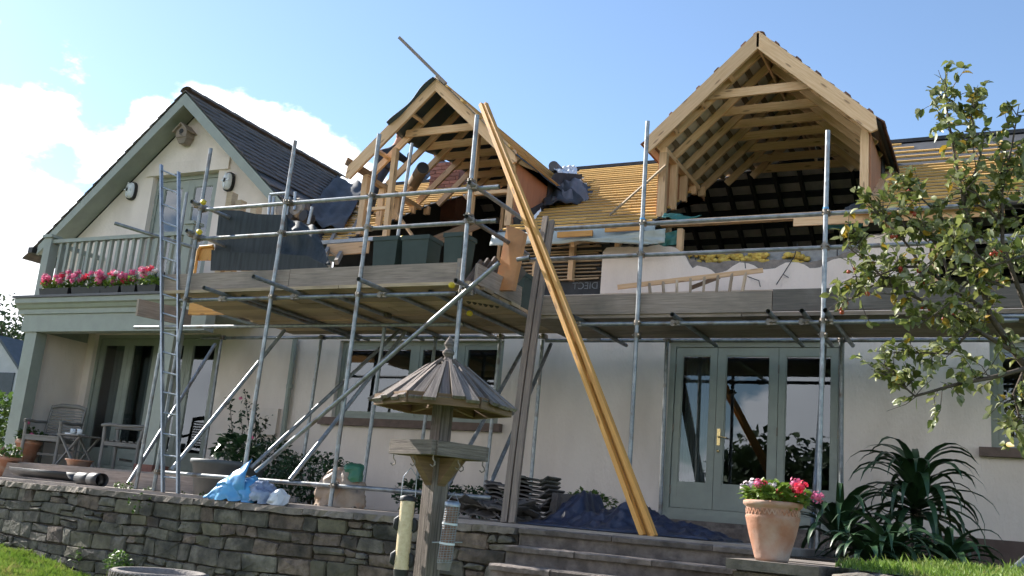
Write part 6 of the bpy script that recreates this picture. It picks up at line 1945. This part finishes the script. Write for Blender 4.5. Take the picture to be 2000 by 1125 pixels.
while len(gp) < 22000:
    x = rnd(-1.05, 1.6); y = rnd(6.25, 9.4) if rnd(0, 1) < .8 else rnd(9.4, 11.9)
    P = V((x, y, -.115 + .02 * math.sin(x * 3 + y) + .012 * math.sin(y * 5)))
    if x < -1.0 or (y < 8 and x < -.97): continue
    gp.append(P)
g = blades('upper_grass', gp, .02, .06); tag(g, 'bright grass fringe in front of the spiky plants', 'grass')
# weeds at the wall foot and in the wall
for P, lab, n, mt in ((at(238, 1100, Y=8.3), 'ferny weed at the foot of the stone wall', 260, leafm), (at(170, 1085, Y=8.6), 'small leafy weed at the left foot of the wall', 90, leafm), (at(280, 985, Y=8.42), 'tiny weed growing out of the wall joints', 40, leafm)):
    t = thing('wall_weed', lab, 'weed', P, 'weeds on the wall'); foliage(t, P + V((0, -.06, 0)), .16, .1, .13, n, mt, .04)
for px_, py_, lab in ((355, 975, 'little green weed on the wall top right of the ladder foot'), (395, 975, 'little green weed in front of the planter tub'), (290, 962, 'little green weed at the foot of the leftmost scaffold pole'), (232, 953, 'little green weed on the wall top beside the black pipe'), (250, 955, 'little green weed between black pipe and scaffold brace')):
    P = at(px_, py_, Y=8.8); t = thing('wall_weed', lab, 'weed', P, 'weeds by the ladder foot'); foliage(t, P + V((0, 0, .02)), .06, .05, .05, 40, leafm, .03)

# ================================================================== background
def bgtree(label, P, h, r_, n, mt=treeleaf, L=.35, seed=1):
    t = thing('background_tree', label, 'tree', P, 'trees around the garden')
    b = MB(); b.path([V(P), V(P) + V((.1, 0, h * .35)), V(P) + V((.0, .1, h * .75))], [h * .035, h * .028, h * .008], 10)
    cl = []
    for k in range(16):
        a_ = rnd(0, 6.28); e = rnd(.3, 1.0); c = V(P) + V((math.cos(a_) * r_ * rnd(.2, .8), math.sin(a_) * r_ * rnd(.2, .8), h * lerp(.32, .92, e))); cl.append((c, r_ * rnd(.28, .5)))
        b.path([V(P) + V((0, 0, h * .3)), lerp(V(P) + V((0, 0, h * .45)), c, .5), c], [h * .015, h * .01, h * .003], 6)
    b.build('trunk', bark, t)
    b = MB(); src = leafmesh('l', L, L * .7, .3, .3, 2)
    for _ in range(n):
        c, rr_ = random.choice(cl); d_ = rdir(0); add_leaf(b, src, c + d_ * rr_ * rnd(.3, 1) * V((1, 1, .8)).length / 1.6, rdir(), rnd(-1, 1), rnd(.6, 1.4))
    b.build('crown', mt, t, kind='stuff')
P = at(15, 800, Y=26); bgtree('grey-green tree behind the neighbouring house on the left', V((P.x, 26, -1.5)), 7.6, 2.6, 5200, treeleaf, .16)
P = at(48, 800, Y=30); bgtree('rounded tree just left of the porch column', V((P.x, 30, -1.5)), 8.2, 2.4, 4600, treeleaf, .16)
P = at(-60, 800, Y=25); bgtree('tree beyond the left edge of the picture', V((P.x, 25, -1.5)), 7.0, 2.6, 2500, treeleaf, .18)
P = V((at(8, 880, Y=12.6).x, 12.6, -.2)); t = thing('hydrangea_bush', 'bright green bush beside the porch at the left edge', 'bush', P)
foliage(t, P + V((-.5, 0, .85)), 1.0, .7, .85, 2600, leafm, .10)
for k in range(6):
    b = MB(); b.path([P + V((-.5 + rnd(-.1, .1), 0, -.5)), P + V((-.5 + rnd(-.5, .5), rnd(-.3, .3), 1.0))], [.02, .008], 6); b.build('stem', bark, t)
# neighbour
yN = 24.0
A = at(-40, 760, Y=yN); ap = at(2, 662, Y=yN); ev = at(36, 718, Y=yN); 
t = thing('neighbour_house', 'grey gabled neighbouring house far left behind the porch', 'house', V((ap.x, yN, -1.5)))
hw = ev.x - ap.x + .1
b = MB(); b.prism([(ap.x - hw, yN, -1.6), (ap.x + hw, yN, -1.6), (ap.x + hw, yN, ev.z), (ap.x, yN, ap.z), (ap.x - hw, yN, ev.z)], (0, 6, 0)); b.build('wall', mat('neighbour_wall', (.50, .50, .52), (.42, .42, .44), .9, 2), t)
for s in (-1, 1):
    b = MB(); b.prism([(ap.x, yN - .15, ap.z + .12), (ap.x + s * (hw + .25), yN - .15, ev.z - .1), (ap.x + s * (hw + .25), yN + 6.2, ev.z - .1), (ap.x, yN + 6.2, ap.z + .12)], (0, 0, -.12)); b.build('roof_slope', slate_n, t)
b = MB(); b.box(ap.x + .1, ap.x + hw - .2, yN - .05, yN - .01, at(15, 770, Y=yN).z, at(15, 728, Y=yN).z); b.build('window', slate_n, t)
# trees of the garden behind the photographer, seen mirrored in the panes
for x, y, h, r_, lab in ((-16, -16, 6.5, 3.0, 'tree mirrored in the porch doors, second from the left'), (-8.5, -15, 5.2, 2.8, 'tree mirrored in the kitchen window panes'), (-4.5, -11, 5.8, 2.2, 'slim tree mirrored in the left leaf of the garden door'), (3, -17, 5.5, 3.2, 'broad tree mirrored in the right leaf of the garden door'), (9, -12, 5.0, 2.8, 'tree mirrored in the right-hand window'), (-24, -20, 7, 3.5, 'tall tree mirrored in the porch doors, leftmost'), (16, -22, 7, 3.6, 'tall far tree mirrored at the edge of the right-hand window')):
    bgtree(lab, V((x, y, lawn_z(x, y))), h, r_, 2600, treeleaf, .30)
